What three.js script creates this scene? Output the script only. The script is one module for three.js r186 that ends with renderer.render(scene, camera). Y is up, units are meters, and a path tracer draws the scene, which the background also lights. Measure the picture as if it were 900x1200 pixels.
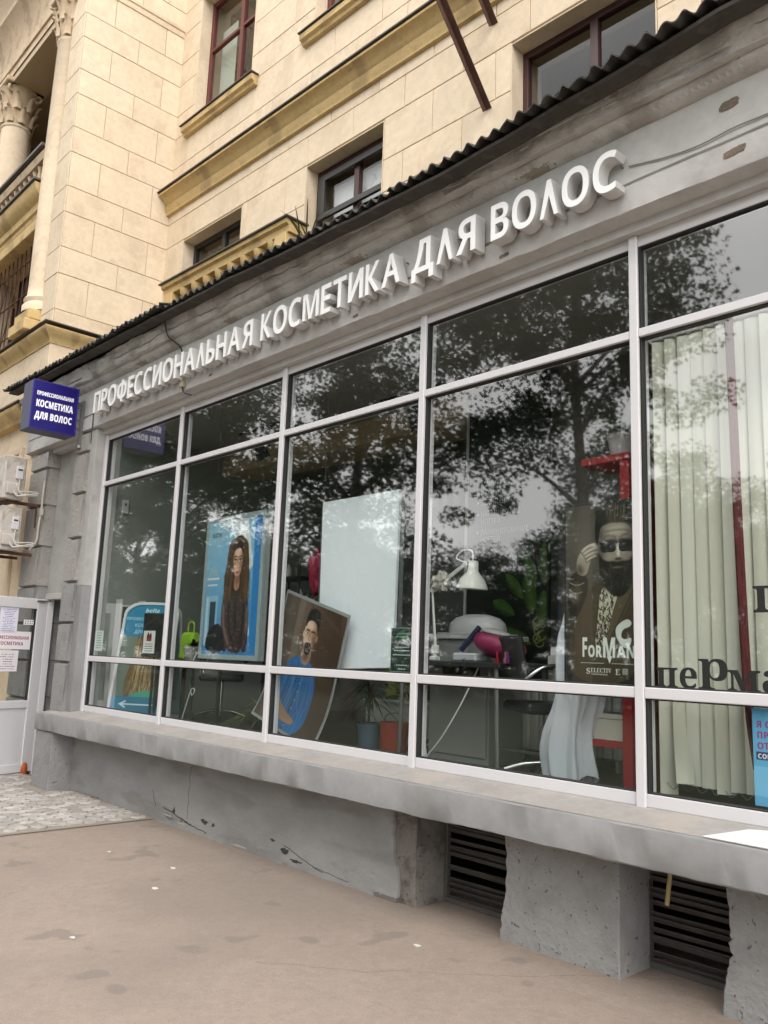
import * as THREE from 'three';
import { mergeGeometries, toCreasedNormals } from 'three/addons/utils/BufferGeometryUtils.js';
import { TextGeometry } from 'three/addons/geometries/TextGeometry.js';
import { FontLoader } from 'three/addons/loaders/FontLoader.js';

// ---------------------------------------------------------------- camera, sky, light
const EYE = 1.54;                                   // heights below are written relative to eye level
const scene = new THREE.Scene();
const camera = new THREE.PerspectiveCamera(62.94, 0.75, 0.05, 400);
camera.rotation.order = 'YXZ';
camera.position.set(0, EYE, 4);
camera.rotation.set(0.1711282, 0.8251123, 0.0364515);

let seed = 7;
const rnd = () => { seed = (seed + 0x6d2b79f5) | 0; let t = Math.imul(seed ^ (seed >>> 15), 1 | seed); t = (t + Math.imul(t ^ (t >>> 7), 61 | t)) ^ t; return ((t ^ (t >>> 14)) >>> 0) / 4294967296; };
const rr = (a, b) => a + (b - a) * rnd();
const lerp = (a, b, t) => a + (b - a) * t, clamp = (x, a = 0, b = 1) => Math.min(b, Math.max(a, x)), sstep = (a, b, x) => { const t = clamp((x - a) / (b - a)); return t * t * (3 - 2 * t); };

// tileable fractal noise, 0..1, as an array of w x h
function noise(w, h, cx, cy, oct = 5, gain = 0.5) {
  const out = new Float32Array(w * h);
  let amp = 1, tot = 0;
  for (let o = 0; o < oct; o++) {
    const gx = Math.min(cx << o, w), gy = Math.min(cy << o, h), g = new Float32Array(gx * gy);
    for (let i = 0; i < g.length; i++) g[i] = rnd();
    for (let y = 0; y < h; y++) {
      const fy = y / h * gy, y0 = Math.floor(fy), ty = fy - y0, sy = ty * ty * (3 - 2 * ty), r0 = (y0 % gy) * gx, r1 = ((y0 + 1) % gy) * gx;
      for (let x = 0; x < w; x++) {
        const fx = x / w * gx, x0 = Math.floor(fx), tx = fx - x0, sx = tx * tx * (3 - 2 * tx), c0 = x0 % gx, c1 = (x0 + 1) % gx;
        const a = g[r0 + c0] + (g[r0 + c1] - g[r0 + c0]) * sx, b = g[r1 + c0] + (g[r1 + c1] - g[r1 + c0]) * sx;
        out[y * w + x] += amp * (a + (b - a) * sy);
      }
    }
    tot += amp; amp *= gain;
  }
  for (let i = 0; i < out.length; i++) out[i] = clamp(0.5 + (out[i] / tot - 0.5) * 1.7);
  return out;
}

// overcast sky, brighter cloud and greyer cloud all round
{
  const W = 1024, H = 512, n = noise(W, H, 6, 5, 6, 0.55), d = new Float32Array(W * H * 4);
  for (let y = 0; y < H; y++) for (let x = 0; x < W; x++) {
    const i = y * W + x, el = (y + 0.5) / H - 0.5, c = sstep(0.25, 0.75, n[i]);
    const L = (el > 0 ? 1 : 0.75) * (1.45 + 1.15 * c);
    d[i * 4] = L; d[i * 4 + 1] = L * 0.995; d[i * 4 + 2] = L * 0.99; d[i * 4 + 3] = 1;
  }
  const t = new THREE.DataTexture(d, W, H, THREE.RGBAFormat, THREE.FloatType);
  t.mapping = THREE.EquirectangularReflectionMapping; t.magFilter = THREE.LinearFilter; t.needsUpdate = true;
  scene.background = t; scene.environment = t;
}
const sun = new THREE.DirectionalLight(0xfff4e6, 0.6);
sun.position.set(9, 24, 13); sun.target.position.set(-5, 2, 0);
sun.castShadow = true; sun.shadow.radius = 30; sun.shadow.mapSize.set(2048, 2048);
Object.assign(sun.shadow.camera, { left: -25, right: 25, top: 25, bottom: -25, near: 1, far: 90 });
scene.add(sun, sun.target);
const renderer = new THREE.WebGLRenderer({ antialias: true });
renderer.toneMapping = THREE.LinearToneMapping;
renderer.toneMappingExposure = 1.6;
renderer.shadowMap.enabled = true;

// ---------------------------------------------------------------- textures and materials
const toS = (v) => Math.round(255 * clamp(v <= 0.0031308 ? v * 12.92 : 1.055 * Math.pow(v, 1 / 2.4) - 0.055));
function colorTex(w, h, tile, fn) {               // fn(i, x, y) gives a linear colour
  const d = new Uint8Array(w * h * 4);
  for (let y = 0, i = 0; y < h; y++) for (let x = 0; x < w; x++, i++) {
    const c = fn(i, x, y);
    d[i * 4] = toS(c[0]); d[i * 4 + 1] = toS(c[1]); d[i * 4 + 2] = toS(c[2]); d[i * 4 + 3] = 255;
  }
  const t = new THREE.DataTexture(d, w, h); t.colorSpace = THREE.SRGBColorSpace;
  return fit(t, tile);
}
function greyTex(w, h, tile, fn) {
  const d = new Uint8Array(w * h * 4);
  for (let i = 0; i < w * h; i++) { const v = Math.round(255 * clamp(fn(i, i % w, Math.floor(i / w)))); d[i * 4] = d[i * 4 + 1] = d[i * 4 + 2] = v; d[i * 4 + 3] = 255; }
  return fit(new THREE.DataTexture(d, w, h), tile);
}
function fit(t, tile) { t.wrapS = t.wrapT = THREE.RepeatWrapping; t.magFilter = THREE.LinearFilter; t.repeat.set(1 / tile, 1 / tile); t.needsUpdate = true; return t; }
const std = (o) => new THREE.MeshStandardMaterial({ roughness: 0.85, ...o });
const lin = (r, g, b) => new THREE.Color().setRGB(r, g, b);
const plain = (r, g, b, rough = 0.6, more = {}) => std({ color: lin(r, g, b), roughness: rough, ...more });
const mix = (a, b, t) => [lerp(a[0], b[0], t), lerp(a[1], b[1], t), lerp(a[2], b[2], t)], mul = (a, k) => [a[0] * k, a[1] * k, a[2] * k];

const S = 1024;
const nA = noise(S, S, 4, 4, 7, 0.6), nB = noise(S, S, 7, 7, 6, 0.55), nC = noise(S, S, 48, 48, 4, 0.6), nD = noise(S, S, 3, 11, 6, 0.55);
const bumps = {};
function plaster(base, opts = {}) {
  const { tile = 2.2, vary = 0.22, dirt = [0.16, 0.14, 0.12], dirtAmt = 0.25, peel = 0, peelCol = [0.25, 0.19, 0.14], bump = 0.004, speck = 0, rough = 0.9, under = [0.5, 0.49, 0.47], big = false } = opts;
  const D = big ? S : S / 2, at = big ? (i) => i : (i) => Math.floor(i / D) * 2 * S + (i % D) * 2;
  const map = colorTex(D, D, tile, (k) => {
    const i = at(k);
    let c = mul(base, 1 + vary * (nA[i] - 0.5) + 0.12 * (nC[i] - 0.5));
    c = mix(c, dirt, dirtAmt * sstep(0.52, 0.85, nB[i]));
    if (speck && nC[i] > 1 - speck) c = mul(c, 0.45);
    if (peel) {
      const e = nD[i] * 0.8 + nC[i] * 0.2;
      if (e > 1 - peel) c = mix(peelCol, [0.36, 0.33, 0.29], nA[i]);
      else if (e > 1 - peel - 0.03) c = under;
    }
    return c;
  });
  const bm = (bumps[peel + '/' + speck] ??= greyTex(S, S, 1, (i) => {
    let v = 0.55 + 0.25 * (nA[i] - 0.5) + 0.35 * (nC[i] - 0.5);
    if (speck && nC[i] > 1 - speck) v -= 0.4;
    if (peel && nD[i] * 0.8 + nC[i] * 0.2 > 1 - peel) v -= 0.35;
    return v;
  })).clone();
  bm.repeat.set(1 / tile, 1 / tile);
  return std({ map, bumpMap: bm, bumpScale: bump, roughness: rough });
}
const M = {};
M.cream = plaster([0.71, 0.585, 0.43], { big: true, tile: 2.7, vary: 0.12, dirt: [0.5, 0.39, 0.26], dirtAmt: 0.25, bump: 0.003 });
M.cream2 = plaster([0.7, 0.572, 0.417], { big: true, tile: 1.9, vary: 0.14, dirt: [0.48, 0.37, 0.25], dirtAmt: 0.3, bump: 0.003 });
M.joint = plain(0.5, 0.39, 0.265, 0.95);
M.yellow = plaster([0.6, 0.43, 0.2], { big: true, tile: 1.6, vary: 0.2, dirt: [0.25, 0.17, 0.09], dirtAmt: 0.45, bump: 0.003 });
M.stone = plaster([0.56, 0.43, 0.29], { tile: 1.3, dirt: [0.24, 0.17, 0.1], dirtAmt: 0.45 });
M.fascia = plaster([0.5, 0.49, 0.475], { big: true, tile: 2.6, vary: 0.16, dirt: [0.34, 0.31, 0.285], dirtAmt: 0.4, bump: 0.005, peel: 0.05, peelCol: [0.2, 0.16, 0.125] });
M.crown = plaster([0.5, 0.485, 0.46], { big: true, tile: 1.7, vary: 0.3, dirt: [0.2, 0.175, 0.15], dirtAmt: 0.5, bump: 0.016, peel: 0.22, peelCol: [0.27, 0.205, 0.15] });
M.grey = plaster([0.272, 0.272, 0.269], { tile: 2.1, vary: 0.2, dirt: [0.2, 0.19, 0.18], dirtAmt: 0.4, bump: 0.004 });
M.greyDark = plaster([0.225, 0.228, 0.23], { tile: 1.9, vary: 0.22, dirt: [0.15, 0.145, 0.14], dirtAmt: 0.45, bump: 0.004 });
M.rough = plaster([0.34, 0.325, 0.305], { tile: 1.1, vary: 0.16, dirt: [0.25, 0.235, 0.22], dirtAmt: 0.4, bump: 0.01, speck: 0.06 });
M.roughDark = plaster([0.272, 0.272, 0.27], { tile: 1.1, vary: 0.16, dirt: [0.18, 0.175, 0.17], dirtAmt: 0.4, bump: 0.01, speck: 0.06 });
M.panel = plaster([0.4, 0.393, 0.38], { tile: 2.4, vary: 0.14, dirt: [0.24, 0.22, 0.2], dirtAmt: 0.4, bump: 0.003 });
M.oldPlaster = plaster([0.2, 0.185, 0.165], { tile: 0.9, vary: 0.5, dirt: [0.07, 0.06, 0.05], dirtAmt: 0.6, bump: 0.015, speck: 0.1 });
M.sillFront = plaster([0.272, 0.272, 0.274], { big: true, tile: 2.8, vary: 0.16, dirt: [0.19, 0.18, 0.175], dirtAmt: 0.35, bump: 0.003 });
M.sillTop = plaster([0.32, 0.3, 0.28], { tile: 1.6, vary: 0.28, dirt: [0.4, 0.35, 0.3], dirtAmt: 0.5, bump: 0.003 });
M.bare = plaster([0.2, 0.15, 0.115], { tile: 0.4, vary: 0.6, bump: 0.01, speck: 0.1 });
M.roof = plaster([0.052, 0.05, 0.046], { tile: 0.9, vary: 0.7, dirt: [0.1, 0.09, 0.075], dirtAmt: 0.6, bump: 0.004, rough: 0.95 });
M.cap = plaster([0.085, 0.075, 0.065], { tile: 0.9, vary: 0.5, dirt: [0.15, 0.12, 0.08], dirtAmt: 0.4, bump: 0.002, rough: 0.6 });
M.rust = plaster([0.1, 0.045, 0.028], { tile: 0.5, vary: 0.6, dirt: [0.05, 0.025, 0.018], dirtAmt: 0.6, bump: 0.002, rough: 0.8 });
M.white = plain(0.64, 0.63, 0.645, 0.32);
M.letter = plain(0.88, 0.88, 0.88, 0.4);
M.letterSide = plain(0.58, 0.57, 0.56, 0.5);
M.gasket = plain(0.02, 0.02, 0.02, 0.6);
M.black = plain(0.018, 0.018, 0.02, 0.5);
M.darkFrame = plain(0.03, 0.026, 0.025, 0.45);
M.brownFrame = plain(0.06, 0.022, 0.02, 0.5);
M.redFrame = plain(0.13, 0.03, 0.022, 0.55);
M.chrome = plain(0.72, 0.72, 0.73, 0.22, { metalness: 1 });
M.steel = plain(0.22, 0.22, 0.22, 0.5, { metalness: 0.7 });
M.louver = plaster([0.11, 0.105, 0.098], { tile: 0.7, vary: 0.6, dirt: [0.1, 0.075, 0.055], dirtAmt: 0.5, bump: 0.001, rough: 0.6 });
M.wire = plain(0.03, 0.03, 0.03, 0.7);
M.glass = new THREE.MeshPhysicalMaterial({ color: lin(0.93, 0.97, 0.95), roughness: 0.025, transmission: 1, thickness: 0, ior: 2.33, side: THREE.DoubleSide });
M.glassOld = new THREE.MeshPhysicalMaterial({ color: lin(0.8, 0.82, 0.8), roughness: 0.02, transmission: 1, thickness: 0, ior: 1.45, side: THREE.DoubleSide });
M.room = plain(0.27, 0.29, 0.265, 0.9);
M.roomFloor = plain(0.065, 0.056, 0.05, 0.45);
M.asphalt = (() => {
  const tile = 9, W = 2048;
  const a = noise(W, W, 5, 5, 8, 0.62), b = noise(W, W, 9, 9, 5, 0.5), c = noise(W, W, 200, 200, 3, 0.7), s = noise(W, W, 40, 40, 3, 0.5);
  const crk = new Uint8Array(W * W);
  for (const [x0, y0, dx, dy, n] of [[300, 500, 9, 3, 90], [1200, 300, 6, -7, 70], [900, 1500, 10, 2, 80], [1700, 1200, -4, 9, 80], [200, 1700, 8, -4, 60]]) {
    let x = x0, y = y0, vx = dx, vy = dy;
    for (let q = 0; q < n; q++) { const tx = x + vx + rr(-4, 4), ty = y + vy + rr(-4, 4); for (let t = 0; t < 12; t++) crk[((Math.round(lerp(y, ty, t / 12)) + W) % W) * W + (Math.round(lerp(x, tx, t / 12)) + W) % W] = 1; x = tx; y = ty; vx += rr(-0.6, 0.6); vy += rr(-0.6, 0.6); }
  }
  const map = colorTex(W, W, tile, (i) => {
    if (crk[i]) return [0.15, 0.125, 0.11];
    let k = mul([0.268, 0.214, 0.176], 1 + 0.22 * (rnd() - 0.5)); k = mul(k, 1 + 0.26 * (a[i] - 0.5) + 0.12 * (c[i] - 0.5));
    k = mix(k, [0.195, 0.158, 0.133], 0.5 * sstep(0.4, 0.95, b[i]));
    if (s[i] > 0.84) k = mix(k, [0.15, 0.125, 0.11], 0.5 * sstep(0.84, 1.02, s[i]));
    if (rnd() > 0.9985) k = mix(k, [0.45, 0.41, 0.37], 0.7);
    return k;
  });
  return std({ map, bumpMap: greyTex(W, W, tile, (i) => 0.5 + 0.5 * (c[i] - 0.5) + 0.3 * (a[i] - 0.5)), bumpScale: 0.005, roughness: 0.93 });
})();

// ---------------------------------------------------------------- geometry helpers
function polyGeo(faces) {                            // list of planar polygons (arrays of [x,y,z]) as flat faces
  const p = [];
  for (const f of faces) for (let k = 1; k + 1 < f.length; k++) p.push(...f[0], ...f[k], ...f[k + 1]);
  const g = new THREE.BufferGeometry(); g.setAttribute('position', new THREE.Float32BufferAttribute(p, 3)); g.computeVertexNormals();
  return uvm(g);
}
function uvm(g0, du = 0, dv = 0) {                   // uv in metres, by the way each face points
  const g = g0.index ? g0.toNonIndexed() : g0, p = g.attributes.position, n = g.attributes.normal, uv = new Float32Array(p.count * 2);
  for (let t = 0; t < p.count; t += 3) {
    const ax = Math.abs(n.getX(t) + n.getX(t + 1) + n.getX(t + 2)), ay = Math.abs(n.getY(t) + n.getY(t + 1) + n.getY(t + 2)), az = Math.abs(n.getZ(t) + n.getZ(t + 1) + n.getZ(t + 2));
    for (let k = t; k < t + 3; k++) {
      const x = p.getX(k), y = p.getY(k), z = p.getZ(k);
      const [u, v] = az >= ax && az >= ay ? [x, y] : ax >= ay ? [z, y] : [x, z];
      uv[k * 2] = u + du; uv[k * 2 + 1] = v + dv;
    }
  }
  g.setAttribute('uv', new THREE.BufferAttribute(uv, 2));
  return g;
}
function bx(x0, x1, y0, y1, z0, z1, c = 0.003) {     // box with chamfered edges
  c = Math.min(c, (x1 - x0) * 0.3, (y1 - y0) * 0.3, (z1 - z0) * 0.3);
  const X = [x0, x1], Y = [y0, y1], Z = [z0, z1], sg = [1, -1];
  const v = (i, j, k, ax) => [X[i] + (ax === 0 ? 0 : sg[i] * c), Y[j] + (ax === 1 ? 0 : sg[j] * c), Z[k] + (ax === 2 ? 0 : sg[k] * c)];
  const faces = [], cen = [(x0 + x1) / 2, (y0 + y1) / 2, (z0 + z1) / 2];
  const add = (f) => {                                // turn outwards
    const a = f[0], b = f[1], d = f[2], u = [b[0] - a[0], b[1] - a[1], b[2] - a[2]], w = [d[0] - a[0], d[1] - a[1], d[2] - a[2]];
    const n = [u[1] * w[2] - u[2] * w[1], u[2] * w[0] - u[0] * w[2], u[0] * w[1] - u[1] * w[0]], o = [a[0] - cen[0], a[1] - cen[1], a[2] - cen[2]];
    faces.push(n[0] * o[0] + n[1] * o[1] + n[2] * o[2] < 0 ? f.slice().reverse() : f);
  };
  for (const i of [0, 1]) {
    add([v(i, 0, 0, 0), v(i, 1, 0, 0), v(i, 1, 1, 0), v(i, 0, 1, 0)]);
    add([v(0, i, 0, 1), v(1, i, 0, 1), v(1, i, 1, 1), v(0, i, 1, 1)]);
    add([v(0, 0, i, 2), v(1, 0, i, 2), v(1, 1, i, 2), v(0, 1, i, 2)]);
    for (const j of [0, 1]) {
      add([v(i, j, 0, 0), v(i, j, 1, 0), v(i, j, 1, 1), v(i, j, 0, 1)]);
      add([v(i, 0, j, 0), v(i, 1, j, 0), v(i, 1, j, 2), v(i, 0, j, 2)]);
      add([v(0, i, j, 1), v(1, i, j, 1), v(1, i, j, 2), v(0, i, j, 2)]);
      for (const k of [0, 1]) add([v(i, j, k, 0), v(i, j, k, 1), v(i, j, k, 2)]);
    }
  }
  return polyGeo(faces);
}
function sweep(profile, x0, x1, nx, shift, closed = true) {   // profile of [z, y] carried along x; shift(i, x) gives [dz, dy]
  const P = profile.length, pos = [], idx = [];
  for (let a = 0; a <= nx; a++) {
    const x = lerp(x0, x1, a / nx);
    profile.forEach(([z, y], i) => { const d = shift ? shift(i, x) : [0, 0]; pos.push(x, y + d[1], z + d[0]); });
  }
  for (let a = 0; a < nx; a++) for (let i = 0; i < (closed ? P : P - 1); i++) {
    const j = (i + 1) % P, A = a * P + i, B = a * P + j, C = A + P, D = B + P;
    idx.push(A, C, B, B, C, D);
  }
  const tri = THREE.ShapeUtils.triangulateShape(profile.map(([z, y]) => new THREE.Vector2(z, y)), []);
  if (closed) for (const t of tri) { idx.push(t[0], t[1], t[2]); idx.push(nx * P + t[0], nx * P + t[2], nx * P + t[1]); }
  const g = new THREE.BufferGeometry(); g.setAttribute('position', new THREE.Float32BufferAttribute(pos, 3)); g.setIndex(idx);
  return uvm(toCreasedNormals(g, 0.7));
}
const shapeOf = (pts) => new THREE.Shape(pts.map(([x, y]) => new THREE.Vector2(x, y)));
function plate(pts, z0, z1, holes = [], bevel = 0) {          // outline in x, y with thickness from z0 to z1
  const s = shapeOf(pts); for (const h of holes) s.holes.push(new THREE.Path(h.map(([x, y]) => new THREE.Vector2(x, y))));
  const g = new THREE.ExtrudeGeometry(s, { depth: z1 - z0 - 2 * bevel, bevelEnabled: bevel > 0, bevelThickness: bevel, bevelSize: bevel, bevelOffset: -bevel, bevelSegments: 1, curveSegments: 8 });
  g.translate(0, 0, z0 + bevel); return uvm(g);
}
const rect = (x0, x1, y0, y1) => [[x0, y0], [x1, y0], [x1, y1], [x0, y1]];
const V = (a) => new THREE.Vector3(...a);
function tube(pts, r, seg = 24, rad = 8, closed = false) { return uvm(new THREE.TubeGeometry(new THREE.CatmullRomCurve3(pts.map(V), closed, 'centripetal'), seg, r, rad, closed)); }
function rod(a, b, r, rad = 8, r2 = r) {
  const A = V(a), B = V(b), g = new THREE.CylinderGeometry(r2, r, A.distanceTo(B), rad), q = new THREE.Quaternion().setFromUnitVectors(new THREE.Vector3(0, 1, 0), B.clone().sub(A).normalize());
  g.applyQuaternion(q); g.translate((A.x + B.x) / 2, (A.y + B.y) / 2, (A.z + B.z) / 2); return uvm(g);
}
function lathe(pts, seg = 20, x = 0, y = 0, z = 0) { const g = new THREE.LatheGeometry(pts.map(([r, h]) => new THREE.Vector2(Math.max(r, 0.0001), h)), seg); g.translate(x, y, z); return uvm(toCreasedNormals(g, 0.8)); }
const merge = (list) => mergeGeometries(list.map((g) => { const n = g.index ? g.toNonIndexed() : g.clone(); for (const k of Object.keys(n.attributes)) if (!['position', 'normal', 'uv'].includes(k)) n.deleteAttribute(k); return n; }));

// ---------------------------------------------------------------- objects
const used = {};
const numbered = (n) => { const k = used[n] = (used[n] ?? -1) + 1; return k ? n + '_' + String(k).padStart(3, '0') : n; };
function part(name, g, m, parent) { const o = new THREE.Mesh(g, m); o.name = name; o.castShadow = o.receiveShadow = true; parent.add(o); return o; }
function thing(name, label, category, [x, y, z] = [0, 0, 0], turn = 0, group) {
  const o = new THREE.Group(); o.name = numbered(name); o.position.set(x, y + EYE, z); o.rotation.y = turn; o.userData = { label, category };
  if (group) o.userData.group = group;
  scene.add(o); return o;
}
function solo(name, label, category, g, m, group, kind) {     // a thing that is one mesh, set down at its base
  g.computeBoundingBox(); const b = g.boundingBox, c = new THREE.Vector3((b.min.x + b.max.x) / 2, b.min.y, (b.min.z + b.max.z) / 2);
  g.translate(-c.x, -c.y, -c.z);
  const o = new THREE.Mesh(g, m); o.name = numbered(name); o.castShadow = o.receiveShadow = true; o.position.set(c.x, c.y + EYE, c.z); o.userData = { label, category };
  if (group) o.userData.group = group;
  if (kind) o.userData.kind = kind;
  scene.add(o); return o;
}
function structure(name, g, m, label) { const o = new THREE.Mesh(g, m); o.name = name; o.castShadow = o.receiveShadow = true; o.position.y = EYE; o.userData = { kind: 'structure' }; if (label) o.userData.label = label; scene.add(o); return o; }
function rebase(g) {                                          // move a group's origin to its base
  g.updateMatrixWorld(true);
  const b = new THREE.Box3().setFromObject(g), c = new THREE.Vector3((b.min.x + b.max.x) / 2, b.min.y, (b.min.z + b.max.z) / 2).sub(g.position);
  for (const k of g.children) k.position.sub(c);
  g.position.add(c); return g;
}
const GROUND = -EYE, FLOOR = -0.75;

// ---------------------------------------------------------------- ground
{
  const g = new THREE.PlaneGeometry(160, 160, 200, 200); g.rotateX(-Math.PI / 2); g.translate(0, GROUND, 0);
  structure('pavement', uvm(g), M.asphalt, 'worn brownish asphalt pavement with stains');
  const m = plain(0.035, 0.045, 0.02, 1);
  const l = new THREE.PlaneGeometry(160, 60); l.rotateX(-Math.PI / 2); l.translate(0, GROUND + 0.004, 35.4); structure('lawn', uvm(l), m, 'grass strip across the pavement');
}
// paved patch before the entrance
{
  const base = structure('paved_patch', bx(-11.4, -7.25, GROUND + 0.004, GROUND + 0.016, 0.02, 2.3, 0.002), plain(0.26, 0.225, 0.19, 0.95), 'pale irregular paving before the entrance door');
  const tones = [[0.42, 0.39, 0.36], [0.37, 0.34, 0.31], [0.46, 0.43, 0.4], [0.33, 0.31, 0.29]].map((c) => plaster(c, { tile: 0.5, vary: 0.4, dirt: [0.24, 0.2, 0.17], dirtAmt: 0.6, bump: 0.004 }));
  const w = 0.132, h = 0.114;
  for (let r = 0; r < 18; r++) for (let c = 0; c < 32; c++) {
    const cx = -11.3 + c * w + (r % 2) * w / 2, cz = 0.13 + r * h;
    if (cx > -7.33 || cz > 0.62 + (cx + 10.7) * 0.36) continue;
    if (cz < 0.36 && cx > -9.68 && cx < -9.0) continue;
    const o = [], inn = [], jx = rr(-0.012, 0.012), jz = rr(-0.012, 0.012), y1 = rr(0.0225, 0.029);
    for (let k = 0; k < 6; k++) {
      const a = Math.PI / 6 + k * Math.PI / 3, rad = 0.071 + rr(-0.014, 0.009);
      o.push([cx + jx + Math.cos(a) * rad, cz + jz + Math.sin(a) * rad]); inn.push([cx + jx + Math.cos(a) * (rad - 0.005), cz + jz + Math.sin(a) * (rad - 0.005)]);
    }
    const f = [inn.map(([x, z]) => [x, GROUND + y1, z]).reverse()];
    for (let k = 0; k < 6; k++) {
      const n = (k + 1) % 6;
      f.push([[o[k][0], GROUND + y1 - 0.006, o[k][1]], [inn[k][0], GROUND + y1, inn[k][1]], [inn[n][0], GROUND + y1, inn[n][1]], [o[n][0], GROUND + y1 - 0.006, o[n][1]]]);
      f.push([[o[k][0], GROUND + 0.01, o[k][1]], [o[k][0], GROUND + y1 - 0.006, o[k][1]], [o[n][0], GROUND + y1 - 0.006, o[n][1]], [o[n][0], GROUND + 0.01, o[n][1]]]);
    }
    part('paving_stone', uvm(polyGeo(f), rr(0, 3), rr(0, 3)), tones[Math.floor(rnd() * 4)], base);
  }
}

// ---------------------------------------------------------------- the shop: wall, sill, fascia, cornice, roof
const XR = 4.2;                                     // the shopfront goes on past the right of the picture
const shop = thing('shop_building', 'low grey plastered shopfront with a long white framed window and corrugated roof', 'building');
{
  const hill = (x, k) => Math.sin(x * 5.3 + k * 1.7) * 0.4 + Math.sin(x * 13.1 + k * 4.1) * 0.3 + Math.sin(x * 31.7 + k * 2.3) * 0.2 + Math.sin(x * 71 + k * 5.9) * 0.1;
  // fascia band over the window
  part('fascia', sweep([[-0.13, 2.4], [0.06, 2.4], [0.06, 2.455], [0.155, 2.47], [0.16, 2.475], [0.16, 2.625], [0.142, 2.63], [0.14, 2.645], [0.154, 2.65], [0.154, 2.95], [0.154, 3.02], [-0.13, 3.02]], -11.2, XR, 260,
    (i, x) => (i >= 2 && i <= 9 ? [hill(x, i) * 0.002, hill(x * 0.7, i) * 0.003] : [0, 0])), M.fascia, shop);
  part('cornice', sweep([[0.1, 2.952], [0.156, 2.945], [0.175, 2.95], [0.2, 2.965], [0.222, 2.985], [0.23, 3.005], [0.228, 3.018], [0.27, 3.022], [0.282, 3.035], [0.287, 3.07], [0.289, 3.083], [0.262, 3.089], [0.291, 3.096], [0.298, 3.11], [0.315, 3.15], [0.318, 3.185], [0.1, 3.19]], -11.2, XR, 420,
    (i, x) => (i >= 10 && i <= 12 ? [hill(x, i === 11 ? 2 : 5) * 0.006 - (i === 11 && Math.sin(x * 0.9 + 1) < -0.3 ? -0.027 : 0), hill(x * 0.8, 4) * 0.02 + (i === 11 ? 0 : (i - 11) * 0.004 * hill(x * 2, 1))] : i >= 7 && i <= 15 ? [hill(x, i) * 0.007 - Math.max(0, hill(x * 0.31 + i * 0.13, 3) - 0.25) * 0.04, hill(x * 1.3, i) * 0.008] : i < 7 && i > 0 ? [hill(x, i) * 0.002, hill(x, 9) * 0.002] : [0, 0])), M.crown, shop);
  for (const [x, y, w, h, k] of [[-1.68, 2.84, 0.1, 0.035, 1], [-1.66, 2.565, 0.11, 0.028, 2], [-3.13, 2.512, 0.075, 0.016, 3], [-4.55, 2.515, 0.06, 0.016, 4], [-6.6, 2.52, 0.05, 0.014, 5]]) {
    const pts = []; for (let a = 0; a < 28; a++) { const t = a / 28 * 6.283, sq = 1 / Math.max(Math.abs(Math.cos(t)), Math.abs(Math.sin(t))), q = sq * (1 + rr(-0.14, 0.1)); pts.push([x + Math.cos(t) * w * q * 0.5, y + Math.sin(t) * h * q * 0.7 + Math.cos(t) * w * 0.05]); }
    part('bare_patch', plate(pts, y > 2.64 ? 0.15 : 0.156, y > 2.64 ? 0.1575 : 0.1635), M.bare, shop);
  }
  // sill
  part('window_sill', sweep([[-0.13, -0.925], [0.292, -0.922], [0.3, -0.915], [0.301, -0.75], [0.296, -0.742], [0.29, -0.7385], [-0.13, -0.7385]], -9.58, XR, 260, (i, x) => (i > 0 && i < 6 ? [hill(x * 0.6, i) * 0.0022, hill(x * 0.8, i) * (i < 3 ? 0.006 : 0.0018)] : [0, 0])), M.sillFront, shop);
  part('sill_top', sweep([[-0.02, -0.7375], [0.293, -0.7375], [0.2915, -0.7335], [0.05, -0.7005], [-0.02, -0.6995]], -9.47, XR, 60, (i, x) => (i === 1 || i === 2 ? [hill(x, 2) * 0.004, 0] : [0, 0])), M.sillTop, shop);
  const wp = plaster([0.72, 0.7, 0.7], { tile: 0.8, vary: 0.1, dirtAmt: 0.1 });
  part('paint_spill', (() => { const g = plate([[-1.86, -0.296], [-1.8, -0.2], [-1.74, -0.1], [-1.6, -0.05], [-0.9, -0.05], [-0.9, -0.296], [-1.4, -0.297]], 0, 0.0035); g.rotateX(-Math.PI / 2); const p = g.attributes.position; for (let i = 0; i < p.count; i++) p.setY(i, p.getY(i) - 0.7005 - (p.getZ(i) - 0.05) * 0.1365 + 0.001); return uvm(g); })(), wp, shop);
  // base wall below the sill with its ragged end, then piers and cellar openings
  {
    const W = 2048, H = 512, cv = document.createElement('canvas'); cv.width = W; cv.height = H; const c = cv.getContext('2d');
    const a = noise(W, H, 16, 4, 6, 0.6), b = noise(W, H, 10, 5, 5, 0.5), im = c.createImageData(W, H);
    for (let i = 0; i < W * H; i++) {
      const k = 1 + 0.28 * (a[i] - 0.5), col = mix(mul([0.272, 0.273, 0.269], k), [0.18, 0.172, 0.16], 0.5 * sstep(0.55, 0.85, b[i]));
      const y = Math.floor(i / W) / H, pl = a[i] * 0.6 + b[i] * 0.4 > 0.76 && y > 0.6 ? 1 : 0;
      const q = pl ? [0.15, 0.138, 0.125] : col; im.data[i * 4] = toS(q[0]); im.data[i * 4 + 1] = toS(q[1]); im.data[i * 4 + 2] = toS(q[2]); im.data[i * 4 + 3] = 255;
    }
    c.putImageData(im, 0, 0);
    c.strokeStyle = '#2b2825'; c.lineCap = 'round';
    const crack = (x, y, dx, dy, n, w) => { c.beginPath(); c.moveTo(x, y); for (let k = 0; k < n; k++) { x += dx + rr(-6, 6); y += dy + rr(-5, 5); c.lineTo(x, y); } c.lineWidth = w; c.stroke(); };
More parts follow.
